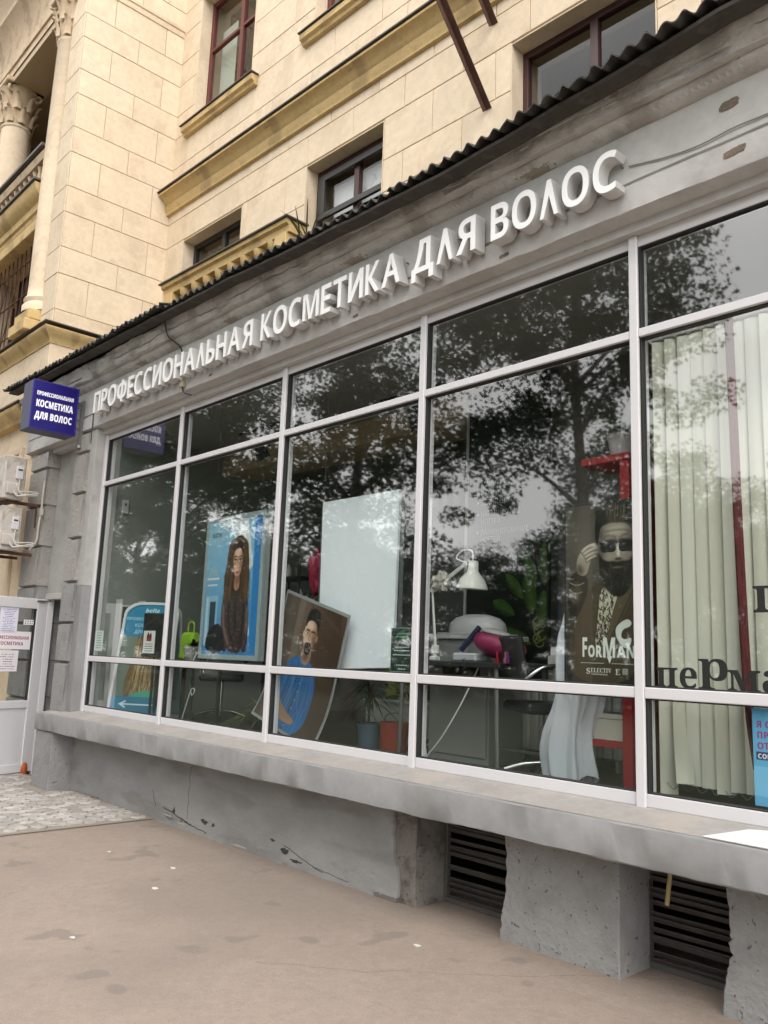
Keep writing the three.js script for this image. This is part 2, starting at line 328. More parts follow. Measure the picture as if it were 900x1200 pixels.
    crack(1010, 40, -1, 22, 18, 2); crack(830, 400, 16, 6, 12, 7); crack(980, 455, 18, 3, 9, 5); crack(1560, 400, 14, 8, 12, 4); crack(1700, 470, 16, 2, 10, 3); crack(740, 300, 4, 14, 8, 3);
    c.fillStyle = '#3a3733';
    for (const [x, y, w, h] of [[1110, 410, 26, 18], [1165, 415, 10, 14], [905, 400, 10, 30], [1560, 430, 22, 24], [1500, 390, 14, 10], [1620, 470, 30, 10]]) { c.beginPath(); for (let k = 0; k < 14; k++) { const t = k / 14 * 6.283, q = rr(0.5, 1.2); c.lineTo(x + Math.cos(t) * w * q, y + Math.sin(t) * h * q); } c.fill(); }
    c.fillStyle = '#a7a39c';
    for (const [x, y, w, h] of [[860, 445, 40, 10], [1330, 492, 60, 6], [960, 470, 30, 8]]) { c.beginPath(); for (let k = 0; k < 14; k++) { const t = k / 14 * 6.283, q = rr(0.4, 1.2); c.lineTo(x + Math.cos(t) * w * q, y + Math.sin(t) * h * q); } c.fill(); }
    const t = new THREE.CanvasTexture(cv); t.colorSpace = THREE.SRGBColorSpace;
    const mw = std({ map: t, bumpMap: (() => { const q = greyTex(512, 512, 1, (i, x, y) => nA[(y * 2) * S + x * 2] * 0.6 + nC[(y * 2) * S + x * 2] * 0.4); q.repeat.set(5.1, 0.61); return q; })(), bumpScale: 0.006, roughness: 0.92 });
    const pts = [[-9.13, GROUND - 0.05], [-4.075, GROUND - 0.05]];
    for (let k = 0; k <= 12; k++) pts.push([-4.05 + [0, 0.012, 0.02, 0.012, -0.005, -0.03, -0.04, -0.045, -0.05, -0.04, -0.05, -0.045, -0.055][k] + rr(-0.006, 0.006), lerp(GROUND, -0.93, k / 12)]);
    pts.push([-9.13, -0.93]);
    const g = plate(pts, -0.1, 0.04, [], 0.004), p = g.attributes.position, uv = g.attributes.uv;
    for (let i = 0; i < p.count; i++) uv.setXY(i, (p.getX(i) + 9.13) / 5.1, (p.getY(i) - GROUND) / 0.61);
    part('base_wall', g, mw, shop);
  }
  part('old_plaster', plate([[-4.2, GROUND - 0.05], [-3.9, GROUND - 0.05], [-3.91, -1.2], [-3.895, -0.93], [-4.2, -0.93]], -0.3, 0.012, [], 0.004), M.oldPlaster, shop);
  for (const [x0, x1] of [[-3.19, -2.44], [-1.9, -1.2], [-0.65, 0.1], [0.65, 1.4], [1.95, XR]]) {
    const pts = [[x0 - 0.015, GROUND - 0.05]]; pts.push([x1 + 0.005, GROUND - 0.05]);
    for (let k = 0; k <= 4; k++) pts.push([x1 + rr(-0.003, 0.001), lerp(GROUND + 0.02, -0.93, k / 4)]);
    const edge = [0.01, 0.012, 0.02, 0.028, 0.024, 0.03, 0.022, 0.028, 0.016, 0.004, -0.006, -0.012, -0.014];
    for (let k = 0; k <= 36; k++) { const q = k / 3, i = Math.min(11, Math.floor(q)); pts.push([x0 + lerp(edge[i], edge[i + 1], q - i) + rr(-0.003, 0.002) + (rnd() < 0.07 ? 0.009 : 0), lerp(-0.93, GROUND + 0.02, k / 36)]); }
    part('base_pier', plate(pts, -0.3, 0.04, [], 0.006), M.roughDark, shop);
  }
  part('cellar_wall', bx(-9.13, XR, GROUND - 0.05, -0.93, -0.75, -0.7), M.black, shop);
  // louvred cellar grilles
  for (const [x0, x1] of [[-3.9, -3.17], [-2.46, -1.87], [-1.22, -0.62], [0.08, 0.68], [1.38, 1.97]]) {
    const gr = part('cellar_grille', merge([bx(x0, x0 + 0.02, GROUND, -0.93, -0.29, -0.25), bx(x1 - 0.02, x1, GROUND, -0.93, -0.29, -0.25), bx(x0 + 0.02, x1 - 0.02, GROUND, GROUND + 0.03, -0.29, -0.25)]), M.louver, shop);
    const n = 15; for (let k = 0; k < n; k++) {
      const y = lerp(GROUND + 0.045, -0.96, k / (n - 1)), g = bx(x0 + 0.015, x1 - 0.015, -0.021, 0.021, -0.002, 0.002, 0.0008);
      g.rotateX(0.75 + rr(-0.05, 0.05)); g.rotateZ(rr(-0.006, 0.006)); g.translate(0, y, -0.272); part('slat', uvm(g), M.louver, gr);
    }
  }
  part('drain_hose', rod([-2.16, -0.93, 0.02], [-2.175, -1.13, 0.045], 0.011, 10), plain(0.3, 0.24, 0.1, 0.5), shop);
  // pier under the sill's left end and the rusticated pilasters beside the door
  part('corner_pier', plate([[-9.57, GROUND - 0.05], [-9.11, GROUND - 0.05], [-9.115, -0.927], [-9.57, -0.927]], -0.1, 0.279, [], 0.006), M.roughDark, shop);
  const pilaster = (x0, x1, z1, y0, y1, rows, split) => {
    const p = part('pilaster', bx(x0 + 0.025, x1 - 0.025, y0, y1, -1.45, z1 - 0.05), M.panel, shop);
    for (let k = 0; k < rows.length - 1; k++) {
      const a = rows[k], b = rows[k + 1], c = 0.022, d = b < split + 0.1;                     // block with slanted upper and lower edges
      const g = sweep([[-0.6, a + 0.002], [z1 - 0.05, a + 0.002], [z1, a + c], [z1, b - c], [z1 - 0.05, b - 0.002], [-0.6, b - 0.002]], x0, x1, 1);
      const q = g.attributes.position; for (let i = 0; i < q.count; i++) { const y = q.getY(i), e = Math.max(0, 1 - Math.min(y - a, b - y) / c); if (q.getX(i) > (x0 + x1) / 2) q.setX(i, q.getX(i) - 0.026 * clamp(e)); else q.setX(i, q.getX(i) + 0.026 * clamp(e)); }
      g.computeVertexNormals();
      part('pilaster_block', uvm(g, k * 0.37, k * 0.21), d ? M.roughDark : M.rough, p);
    }
  };
  const rowsR = [-0.737, -0.19, 0.245, 0.7, 1.2, 1.72, 2.2, 2.44].map((y) => y);
  pilaster(-9.52, -9.2, 0.17, -0.737, 2.45, rowsR, 0.7);
  part('pilaster_strip', bx(-9.24, -9.072, 0.66, 2.452, -0.1, 0.128, 0.004), M.panel, shop); part('pilaster_strip', bx(-9.24, -9.072, -0.736, 0.658, -0.1, 0.129, 0.004), M.sillFront, shop);
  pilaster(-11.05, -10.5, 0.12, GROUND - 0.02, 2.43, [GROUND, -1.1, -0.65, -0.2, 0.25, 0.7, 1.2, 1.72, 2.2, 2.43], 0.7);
  // recessed panel over the door and the lintel under it
  part('recess_panel', bx(-10.53, -9.5, 0.62, 2.45, -0.15, -0.05), M.panel, shop);
  part('door_lintel', bx(-10.53, -9.5, 0.545, 0.62, -0.16, -0.035, 0.006), plain(0.45, 0.43, 0.4, 0.8), shop);
  part('door_reveal', bx(-9.57, -9.12, GROUND, -0.74, -1.45, -0.1), M.grey, shop);
  part('hall_wall', merge([bx(-10.6, -9.1, GROUND, 2.4, -1.5, -1.45), bx(-10.53, -9.5, 0.56, 0.6, -1.45, -0.16)]), M.grey, shop);
  part('gap_filler', plate([[-11.22, 0.2], [-11.12, 0.2], [-11.1, 2.2], [-11.17, 2.45], [-11.14, 2.95], [-11.24, 3.1], [-11.3, 2.6], [-11.26, 2.2]], -0.3, 0.06), M.oldPlaster, shop);
  // ceiling slab over the shop, under the roof
  part('roof_slab', bx(-11.1, XR, 2.56, 3.02, -4.3, -0.14), M.greyDark, shop);
  // corrugated roof of overlapping sheets
  const ry = (x) => { const t = [[-11.4, 3.31], [-8, 3.255], [-6, 3.215], [-4.7, 3.16], [-3.4, 3.125], [-2.2, 3.165], [-1.6, 3.21], [5, 3.24]]; for (let k = 0; k < t.length - 1; k++) if (x <= t[k + 1][0]) return lerp(t[k][1], t[k + 1][1], (x - t[k][0]) / (t[k + 1][0] - t[k][0])); return 3.24; };
  const roof = part('roof', bx(-11.25, XR, 3.188, 3.2, -1.4, 0.3), M.black, shop);
  part('eaves_board', sweep([[0.326, -0.062], [0.445, -0.066], [0.447, -0.045], [0.326, -0.04]], -11.25, XR, 160, (i, x) => [hill(x, 1) * 0.006, ry(x) + hill(x * 0.7, 3) * 0.006]), plaster([0.055, 0.047, 0.04], { tile: 0.7, vary: 0.6, bump: 0.004 }), roof);
  for (let x = -11.32, k = 0; x < XR; x += 1.06, k++) {
    const w = 1.12, nx = 96, nz = 5, pitch = 0.102, pos = [], idx = [], off = rr(-0.02, 0.025), tilt = rr(-0.01, 0.012), lift = 0.008 * (k % 2);
    for (const s of [0, 1]) for (let j = 0; j <= nz; j++) for (let i = 0; i <= nx; i++) {
      const X = x + w * i / nx, Z = lerp(0.485 + off + tilt * (i / nx) + (j ? 0 : 0.006 * Math.sin(X * 41) + 0.004 * Math.sin(X * 97)), -1.45, j / nz);
      pos.push(X, ry(X) - 0.012 + lift + 0.019 * Math.cos(X / pitch * 6.283) + (j / nz) * 0.5 - s * 0.009 + 0.004 * Math.sin(X * 9 + k), Z);
    }
    const n = (nx + 1) * (nz + 1);
    for (let j = 0; j < nz; j++) for (let i = 0; i < nx; i++) { const a = j * (nx + 1) + i, b = a + 1, c = a + nx + 1, d = c + 1; idx.push(a, b, c, b, d, c, n + a, n + c, n + b, n + b, n + c, n + d); }
    for (let i = 0; i < nx; i++) idx.push(i, n + i, i + 1, i + 1, n + i, n + i + 1);
    const g = new THREE.BufferGeometry(); g.setAttribute('position', new THREE.Float32BufferAttribute(pos, 3)); g.setIndex(idx);
    part('corrugated_sheet', uvm(toCreasedNormals(g, 0.9)), M.roof, roof);
  }
}
// the window: white frame bars and panes
const BARS = [-9.045, -7.343, -5.619, -3.97, -2.32, -0.67, 0.98, 2.63];
{
  const win = part('shop_window', bx(-9.1, XR, -0.7, -0.635, -0.075, 0.0), M.white, shop);           // bottom rail carries the rest
  part('top_rail', bx(-9.1, XR, 2.335, 2.4, -0.075, 0.0), M.white, win);
  const rails = [[-0.163, -0.107], [1.793, 1.842]], lv = [-0.635, -0.163, -0.107, 1.793, 1.842, 2.335];
  BARS.forEach((x, i) => { const w = i ? 0.027 : 0.03; part('mullion', merge([bx(x - w, x + w, -0.72, 2.4, 0.0015, 0.022, 0.005), bx(x - w * 0.8, x + w * 0.8, -0.64, 2.34, -0.1, 0.001, 0.003)]), M.white, win); });
  const ends = [...BARS, XR];
  for (let i = 0; i < BARS.length; i++) {
    const a = ends[i] + 0.0275, b = ends[i + 1] - 0.0275;
    for (const [y0, y1] of rails) part('transom', merge([bx(a, b, y0, y1, -0.012, 0.016, 0.004), bx(a, b, y0 + 0.008, y1 - 0.008, -0.095, -0.013, 0.003)]), M.white, win);
    for (const [y0, y1] of [[lv[0], lv[1]], [lv[2], lv[3]], [lv[4], lv[5]]]) {
      const t = 0.008; part('gasket', merge([bx(a - 0.004, a + t, y0, y1, -0.045, -0.003, 0.001), bx(b - t, b + 0.004, y0, y1, -0.045, -0.003, 0.001), bx(a + t, b - t, y0 - 0.003, y0 + t, -0.045, -0.003, 0.001), bx(a + t, b - t, y1 - t, y1 + 0.003, -0.045, -0.003, 0.001)]), M.gasket, win);
      const g = new THREE.PlaneGeometry(b - a - 0.01, y1 - y0 - 0.01); g.rotateY(rr(-0.0016, 0.0016)); g.rotateX(rr(-0.0014, 0.0014)); g.translate((a + b) / 2, (y0 + y1) / 2, -0.024);
      part('pane', g, M.glass, win);
    }
  }
  for (const i of [1, 2, 3, 4]) part('frame_clip', bx(BARS[i] - 0.008, BARS[i] + 0.008, -0.735, -0.72, 0.005, 0.02, 0.002), M.white, win);
}
// door, standing open against the left pilaster
{
  const HX = -10.47, HZ = -0.04, turn = Math.PI / 2 - Math.PI * 15 / 180;      // leaf runs along its own -x from the hinge
  const post = part('door_post', merge([bx(-10.5, -10.43, GROUND, 0.545, -0.12, -0.045, 0.004), bx(-9.57, -9.52, GROUND, 0.545, -0.12, -0.05, 0.004)]), M.white, shop);
  const d = new THREE.Group(); d.name = 'door'; shop.add(d); d.position.set(HX, 0, HZ); d.rotation.y = -(Math.PI / 2 - 15 * Math.PI / 180);   // local +x runs out from the hinge
  const W = 0.95, B = -1.5, T = 0.545;
  const sash = part('door_sash', merge([bx(0.0, 0.14, B, T, -0.03, 0.03, 0.005), bx(W - 0.14, W, B, T, -0.03, 0.03, 0.005), bx(0.14, W - 0.14, T - 0.125, T, -0.03, 0.03, 0.005), bx(0.14, W - 0.14, -0.76, -0.67, -0.03, 0.03, 0.005), bx(0.14, W - 0.14, B, B + 0.1, -0.03, 0.03, 0.005)]), M.white, d);
  part('door_panel', bx(0.14, W - 0.14, B + 0.1, -0.76, -0.014, 0.014, 0.002), M.white, d);
  for (const x of [0.14, W - 0.152]) part('glazing_bead', bx(x, x + 0.012, -0.67, T - 0.125, -0.018, 0.018, 0.002), M.gasket, d);
  part('door_pane', (() => { const g = new THREE.PlaneGeometry(W - 0.3, T - 0.125 + 0.67); g.translate(W / 2, (T - 0.125 - 0.67) / 2, 0); return g; })(), M.glassOld, d);
  for (const y of [0.3, -0.6, -1.35]) part('hinge', bx(-0.028, 0.0, y - 0.055, y + 0.055, 0.0, 0.034, 0.006), M.steel, d);
  part('door_closer', merge([bx(0.05, 0.16, T - 0.035, T - 0.015, -0.055, -0.031, 0.004), rod([0.06, T - 0.02, -0.045], [-0.1, T - 0.012, -0.04], 0.007)]), M.steel, d);
  part('handle', bx(W - 0.1, W - 0.06, -0.4, 0.0, -0.08, -0.06, 0.01), M.white, d);
}

// ---------------------------------------------------------------- cream building behind
const house = thing('apartment_building', 'cream apartment house of scored stone blocks with columned loggia behind the shop', 'building');
{
  const TOP = 12.2, ROWS = []; for (let y = 3.224 - 0.91; y < TOP; y += 0.91) ROWS.push([y - 0.03, y + 0.36, 0], [y + 0.36, y + 0.88, 1]);   // short and tall courses in turn
  const P = 0.014;
  // blocks of one wall face, cut round its openings, built in the plane z = 0 of that wall
  const cut = (r, o) => {
    const [x0, x1, y0, y1] = r, [a, b, c, d] = o;
    if (b <= x0 || a >= x1 || d <= y0 || c >= y1) return [r];
    const out = [];
    if (a > x0) out.push([x0, a, y0, y1]); if (b < x1) out.push([b, x1, y0, y1]);
    const m0 = Math.max(a, x0), m1 = Math.min(b, x1);
    if (c > y0) out.push([m0, m1, y0, c]); if (d < y1) out.push([m0, m1, d, y1]);
    return out;
  };
  const blockGeo = (x0, x1, y0, y1, e) => {
    const c = 0.005, j = 0.0035, a = x0 + j, b = x1 - j, l = y0 + j, t = y1 - j, z = P + e;
    return uvm(polyGeo([[[a + c, l + c, z], [b - c, l + c, z], [b - c, t - c, z], [a + c, t - c, z]],
      [[a, l, z - c], [b, l, z - c], [b - c, l + c, z], [a + c, l + c, z]], [[b, l, z - c], [b, t, z - c], [b - c, t - c, z], [b - c, l + c, z]], [[b, t, z - c], [a, t, z - c], [a + c, t - c, z], [b - c, t - c, z]], [[a, t, z - c], [a, l, z - c], [a + c, l + c, z], [a + c, t - c, z]],
      [[a, l, 0], [b, l, 0], [b, l, z - c], [a, l, z - c]], [[b, l, 0], [b, t, 0], [b, t, z - c], [b, l, z - c]], [[b, t, 0], [a, t, 0], [a, t, z - c], [b, t, z - c]], [[a, t, 0], [a, l, 0], [a, l, z - c], [a, t, z - c]]]), rr(0, 5), rr(0, 5));
  };
  const blocks = (wall, x0, x1, yLo, tall, short, openings) => {
    for (const [ya, yb, k] of ROWS) {
      if (yb < yLo || ya > 10.6) continue;
      const cuts = [x0, ...(k ? tall : short).filter((x) => x > x0 + 0.05 && x < x1 - 0.05), x1];
      for (let i = 0; i + 1 < cuts.length; i++) {
        let list = [[cuts[i], cuts[i + 1], Math.max(ya, yLo), yb]];
        for (const o of openings) list = list.flatMap((r) => cut(r, o));
        for (const [a, b, c, d] of list) if (b - a > 0.03 && d - c > 0.03) part('block', blockGeo(a, b, c, d, rr(-0.0015, 0.0015)), rnd() < 0.6 ? M.cream : M.cream2, wall);
      }
    }
  };
  const steps = (a, b, s) => { const o = []; for (let x = a; x < b; x += s) o.push(x); return o; };
  // long facade behind the roof: own frame, turned by two degrees
  const TH = 0.033, FX = -11, FZ = -1.49;
  const place = (o) => { o.position.set(FX, 0, FZ); o.rotation.y = TH; return o; };
  const WIN1 = [[0.5, 1.98], [3.32, 4.68], [6.42, 7.92], [9.4, 10.85], [12.4, 13.85]], LOW = [3.0, 5.9], UPW = [7.86, 9.95];
  const openings = [...WIN1.map(([a, b]) => [a, b, ...LOW]), ...WIN1.map(([a, b]) => [a, b, ...UPW])];
  const outline = rect(-0.02, 15.6, 2.2, TOP);
  const wall = place(part('facade_wall', plate(outline, -0.5, 0, openings.map(([a, b, c, d]) => rect(a, b, c, d))), M.joint, house));
  blocks(wall, 0.0, 11.2, 3.15, steps(0.42, 16, 0.83), steps(0.0, 16, 0.83), openings);
  place(part('facade_wall_plain', bx(11.2, 15.6, 3.15, 10.6, 0.0, P), M.cream, house)).visible = true;
  // string course, sills
  place(part('cornice', sweep([[P, 6.455], [0.06, 6.46], [0.065, 6.5], [0.08, 6.52], [0.085, 6.6], [0.1, 6.615], [0.12, 6.64], [0.15, 6.68], [0.19, 6.705], [0.215, 6.715], [0.22, 6.74], [P, 6.76]], -0.005, 15.6, 30), M.yellow, house));
  place(part('cornice_flashing', bx(-0.005, 15.6, 6.762, 6.785, P, 0.24, 0.004), M.cap, house));
  const winPart = (a, b, c, d, kind) => {
    const w = place(part('window', merge([bx(a, a + 0.07, c, d, -0.24, -0.17), bx(b - 0.07, b, c, d, -0.24, -0.17), bx(a + 0.07, b - 0.07, d - 0.08, d, -0.24, -0.17), bx(a + 0.07, b - 0.07, c, c + 0.08, -0.24, -0.17)]), kind === 'red' ? M.redFrame : kind === 'brown' ? M.brownFrame : M.darkFrame, house));
    const mid = (a + b) / 2 + (kind === 'red' ? 0.12 : 0.05), fm = kind === 'red' ? M.redFrame : kind === 'brown' ? M.brownFrame : M.darkFrame;
    part('mullion', bx(mid - 0.04, mid + 0.04, c + 0.08, d - 0.08, -0.235, -0.165), fm, w);
    if (kind === 'red') for (const [p, q] of [[a + 0.07, mid - 0.04], [mid + 0.04, b - 0.07]]) part('crossbar', bx(p, q, c + (d - c) * 0.58, c + (d - c) * 0.58 + 0.05, -0.23, -0.17), fm, w);
    const g = new THREE.PlaneGeometry(b - a - 0.1, d - c - 0.1); g.translate((a + b) / 2, (c + d) / 2, -0.2); part('pane', g, M.glassOld, w);
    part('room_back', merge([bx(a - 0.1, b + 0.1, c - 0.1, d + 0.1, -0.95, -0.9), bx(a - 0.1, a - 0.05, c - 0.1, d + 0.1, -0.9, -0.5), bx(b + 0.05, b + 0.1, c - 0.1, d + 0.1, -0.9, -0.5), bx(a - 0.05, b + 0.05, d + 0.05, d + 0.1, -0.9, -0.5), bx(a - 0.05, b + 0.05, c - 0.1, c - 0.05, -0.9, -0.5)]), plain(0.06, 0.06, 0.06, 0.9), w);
    return w;
  };
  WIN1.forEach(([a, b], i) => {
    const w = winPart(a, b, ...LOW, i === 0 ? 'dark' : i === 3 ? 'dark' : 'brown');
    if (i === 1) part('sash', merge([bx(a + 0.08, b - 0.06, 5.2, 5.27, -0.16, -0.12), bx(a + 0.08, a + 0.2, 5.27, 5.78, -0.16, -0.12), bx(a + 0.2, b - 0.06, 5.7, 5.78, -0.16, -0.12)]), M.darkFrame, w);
    if (i === 1) part('sky_reflection_panel', bx(a + 0.2, b - 0.08, 5.27, 5.68, -0.3, -0.29), plain(0.85, 0.85, 0.88, 0.6), w);  // sky reflection in this window, painted as a white panel behind the pane
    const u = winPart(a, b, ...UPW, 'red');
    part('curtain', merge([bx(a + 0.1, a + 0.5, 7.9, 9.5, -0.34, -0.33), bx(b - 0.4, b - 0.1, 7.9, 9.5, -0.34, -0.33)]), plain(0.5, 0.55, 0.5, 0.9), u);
    const s = place(part('window_sill', sweep([[P, 7.62], [0.07, 7.62], [0.08, 7.66], [0.12, 7.68], [0.125, 7.75], [P, 7.765]], a - 0.16, b + 0.16, 8), M.yellow, house));
    part('sill_flashing', bx(a - 0.18, b + 0.18, 7.767, 7.785, -0.17, 0.145, 0.003), M.cap, s);
    const rv = [[a, c4(a), LOW], [a, c4(a), UPW]];
    for (const [y0, y1] of [LOW, UPW]) place(part('window_reveal', merge([bx(a - 0.0, a + 0.012, y0, y1, -0.17, P + 0.002, 0.002), bx(b - 0.012, b, y0, y1, -0.17, P + 0.002, 0.002), bx(a + 0.012, b - 0.012, y1 - 0.012, y1, -0.17, P + 0.002, 0.002)]), M.cream2, house));
  });
  function c4(a) { return a; }
  // small balcony before the first window
  {
    const bal = place(part('balustrade', sweep([[0.28, 4.92], [0.29, 5.0], [0.33, 5.02], [0.335, 5.07], [0.13, 5.07], [0.13, 4.92]], 0.55, 3.4, 10), M.yellow, house));
    part('rail_end', bx(3.18, 3.4, 4.92, 5.07, P, 0.129), M.yellow, bal);
    part('rail_cap', merge([bx(0.52, 3.44, 5.072, 5.095, 0.1, 0.365, 0.004), bx(3.16, 3.44, 5.072, 5.095, P, 0.1, 0.004)]), M.cap, bal);
    part('rail_post', bx(3.14, 3.36, 3.9, 4.92, 0.1, 0.3, 0.006), M.yellow, bal); part('rail_post', bx(0.58, 0.8, 3.9, 4.92, 0.1, 0.3, 0.006), M.yellow, bal);
    const prof = [[0.07, 0], [0.07, 0.06], [0.04, 0.1], [0.05, 0.2], [0.085, 0.36], [0.075, 0.5], [0.04, 0.72], [0.035, 0.84], [0.06, 0.88], [0.045, 0.91], [0.08, 0.95], [0.09, 1.02]];
    const bg = lathe(prof, 14);
    for (let k = 0; k < 8; k++) { const o = part('baluster', bg, M.yellow, bal); o.position.set(1.02 + k * 0.285, 3.9, 0.2); }
    part('balcony_floor', bx(0.5, 3.45, 3.75, 3.9, P, 0.38), M.yellow, bal);
  }
  // rusty struts
  for (const [x, y, l] of [[6.16, 5.33, 1.35], [6.22, 6.24, 0.9], [8.02, 5.6, 1.35]]) {
    const g = merge([bx(-0.035, 0.035, 0, l, 0, 0.008, 0.002), bx(-0.035, -0.027, 0, l, 0.008, 0.07, 0.002)]); g.rotateX(0.75); g.translate(x, y, P);
    place(part('strut', uvm(g), M.rust, house));
  }
  // bay that comes forward: side wall
  const XB = -11, ZF = 0.07;
  const turned = (o) => { o.position.set(XB, 0, 0); o.rotation.y = Math.PI / 2; return o; };              // local x = -z
  const side = turned(part('bay_side_wall', bx(-ZF + P + 0.001, 1.6, 2.2, TOP, -0.5, 0), M.joint, house));
  blocks(side, -ZF, 1.5, 4.3, [0.36, 1.18], [0.76], []);
  turned(part('bay_moulding', sweep([[P, 9.5], [0.03, 9.505], [0.036, 9.545], [0.02, 9.555], [0.02, 9.605], [0.04, 9.61], [0.046, 9.655], [P, 9.66]], -ZF - 0.02, 1.5, 4), M.cream2, house));
  // bay ledge wraps the corner
  const led = [[0, 4.0], [0.02, 4.0], [0.03, 4.05], [0.07, 4.1], [0.13, 4.16], [0.135, 4.2], [0, 4.24]];
  const mitre = (g, at, to) => { const p = g.attributes.position; for (let i = 0; i < p.count; i++) if (Math.abs(p.getX(i) - at) < 1e-4) p.setX(i, to(p.getZ(i))); return uvm(g); };
  turned(part('bay_ledge', mitre(sweep(led, -ZF - 0.13, 1.5, 6), -ZF - 0.13, (z) => -ZF - z), M.yellow, house));
  turned(part('ledge_flashing', bx(-ZF - 0.15, 1.5, 4.242, 4.26, 0, 0.155, 0.003), M.cap, house));
  const fl = part('bay_ledge', mitre(sweep(led, -16, XB + 0.2, 6), XB + 0.2, (z) => XB + z), M.yellow, house); fl.position.z = ZF;
  part('ledge_flashing', bx(-16, XB + 0.001, 4.242, 4.26, ZF, ZF + 0.155, 0.003), M.cap, house);
  part('bay_base', bx(-16, XB + 0.008, GROUND, 4.0, -0.6, ZF + 0.008), M.cream2, house);
  const lowTrim = part('bay_base_trim', sweep([[ZF, 2.95], [ZF + 0.1, 2.97], [ZF + 0.12, 3.04], [ZF + 0.2, 3.12], [ZF + 0.21, 3.18], [ZF, 3.2]], -16, -11.35, 4), M.yellow, house);
  part('base_trim_cap', bx(-16, -11.33, 3.2, 3.225, ZF, ZF + 0.23, 0.003), M.cap, house);
  part('base_frame', merge([bx(-12.3, -11.5, 2.55, 2.63, ZF + 0.01, ZF + 0.05), bx(-11.58, -11.5, 0.5, 2.55, ZF + 0.01, ZF + 0.05)]), plain(0.62, 0.5, 0.36, 0.8), house);
  // bay front: strip of blocks at the corner, then loggia storey and barred window
  const strip = part('bay_front_wall', merge([bx(-11.46, XB - 0.001, 4.24, TOP, -0.5, ZF - 0.001), bx(-16, -11.46, 9.55, TOP, -0.5, ZF - 0.001), bx(-16, -14.6, 4.24, 9.55, -0.5, ZF)]), M.joint, house);
  { const w = part('bay_front_blocks', bx(-11.4, -11.02, 4.24, 4.3, ZF - 0.02, ZF), M.cream, house); blocks(w, -11.46, XB + P - 0.003, 4.3, [], [], []); for (const k of w.children) k.position.z = ZF; }
  const column = (x, z, r, y0, y1, name) => {
    const c = part(name, lathe([[r * 1.25, y0], [r * 1.25, y0 + 0.1], [r * 1.1, y0 + 0.14], [r * 1.2, y0 + 0.2], [r * 1.02, y0 + 0.26], [r, y0 + 0.4], [r * 0.98, (y0 + y1) / 2], [r * 0.9, y1 - 0.05], [r * 0.98, y1 - 0.03], [r * 0.98, y1]], 28), M.cream2, house);
    c.position.set(x, 0, z);
    const cap = part('capital', lathe([[r * 0.9, y1], [r * 0.9, y1 + 0.1], [r * 0.95, y1 + 0.35], [r * 1.15, y1 + 0.6], [r * 1.3, y1 + 0.68]], 24), M.stone, c);
    const leaf = (lv) => { const g = new THREE.PlaneGeometry(0.16 * r / 0.36, 0.34, 4, 8), p = g.attributes.position; for (let i = 0; i < p.count; i++) { const t = clamp(p.getY(i) / 0.34 + 0.5), u = p.getX(i); p.setXYZ(i, u * (1.15 - 0.7 * t * t), t * 0.3 - Math.max(0, t - 0.8) * 0.25, 0.035 + 0.1 * Math.pow(t, 2.5) - u * u * 2.5 + 0.012 * Math.cos(u * 60)); } g.computeVertexNormals(); return uvm(g); };
    const lg = leaf(); const lm = M.stoneTwo ??= (() => { const m = M.stone.clone(); m.side = THREE.DoubleSide; return m; })();
    for (let row = 0; row < 2; row++) for (let k = 0; k < 8; k++) { const a = (k + row * 0.5) / 8 * 6.283, o = part('acanthus_leaf', lg, lm, c); o.position.set(Math.sin(a) * r * (0.93 + row * 0.06), y1 + 0.03 + row * 0.25, Math.cos(a) * r * (0.93 + row * 0.06)); o.rotation.y = a; }
    for (let k = 0; k < 4; k++) { const a = (k + 0.5) / 4 * 6.283, o = part('volute', new THREE.TorusGeometry(0.055, 0.024, 8, 14), M.stone, c); o.position.set(Math.sin(a) * r * 1.32, y1 + 0.6, Math.cos(a) * r * 1.32); o.rotation.y = a + Math.PI / 2; }
    part('abacus', bx(-r * 1.3, r * 1.3, y1 + 0.68, y1 + 0.78, -r * 1.3, r * 1.3, 0.02), M.stone, c);
  };
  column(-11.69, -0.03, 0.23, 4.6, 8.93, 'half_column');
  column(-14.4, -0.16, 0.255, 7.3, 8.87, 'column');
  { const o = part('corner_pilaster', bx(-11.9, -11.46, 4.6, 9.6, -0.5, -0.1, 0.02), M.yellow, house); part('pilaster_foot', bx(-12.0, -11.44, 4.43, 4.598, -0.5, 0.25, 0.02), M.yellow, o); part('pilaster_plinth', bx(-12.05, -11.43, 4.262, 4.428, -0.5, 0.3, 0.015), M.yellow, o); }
  part('entablature', sweep([[-0.45, 9.66], [0.06, 9.66], [0.06, 9.7], [0.09, 9.67], [0.09, 9.8], [0.12, 9.81], [0.12, 10.3], [0.16, 10.36], [0.2, 10.5], [0.32, 10.62], [0.33, 10.75], [0.45, 10.9], [0.5, 11.0], [0.5, 11.1], [-0.45, 11.1]], -16, -11.55, 4), M.stone, house);
  part('gutter', bx(-16, -11.5, 11.102, 11.2, -0.4, 0.56), M.cap, house);
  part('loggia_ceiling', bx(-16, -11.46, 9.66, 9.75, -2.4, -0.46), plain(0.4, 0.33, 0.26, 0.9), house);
  part('loggia_back', merge([bx(-16, -11.46, 4.3, 9.6, -2.4, -2.3), bx(-11.5, -11.46, 4.3, 9.6, -2.3, -0.5), bx(-16.1, -16.01, 4.3, 9.7, -2.4, 0.0)]), plain(0.16, 0.13, 0.11, 0.9), house);
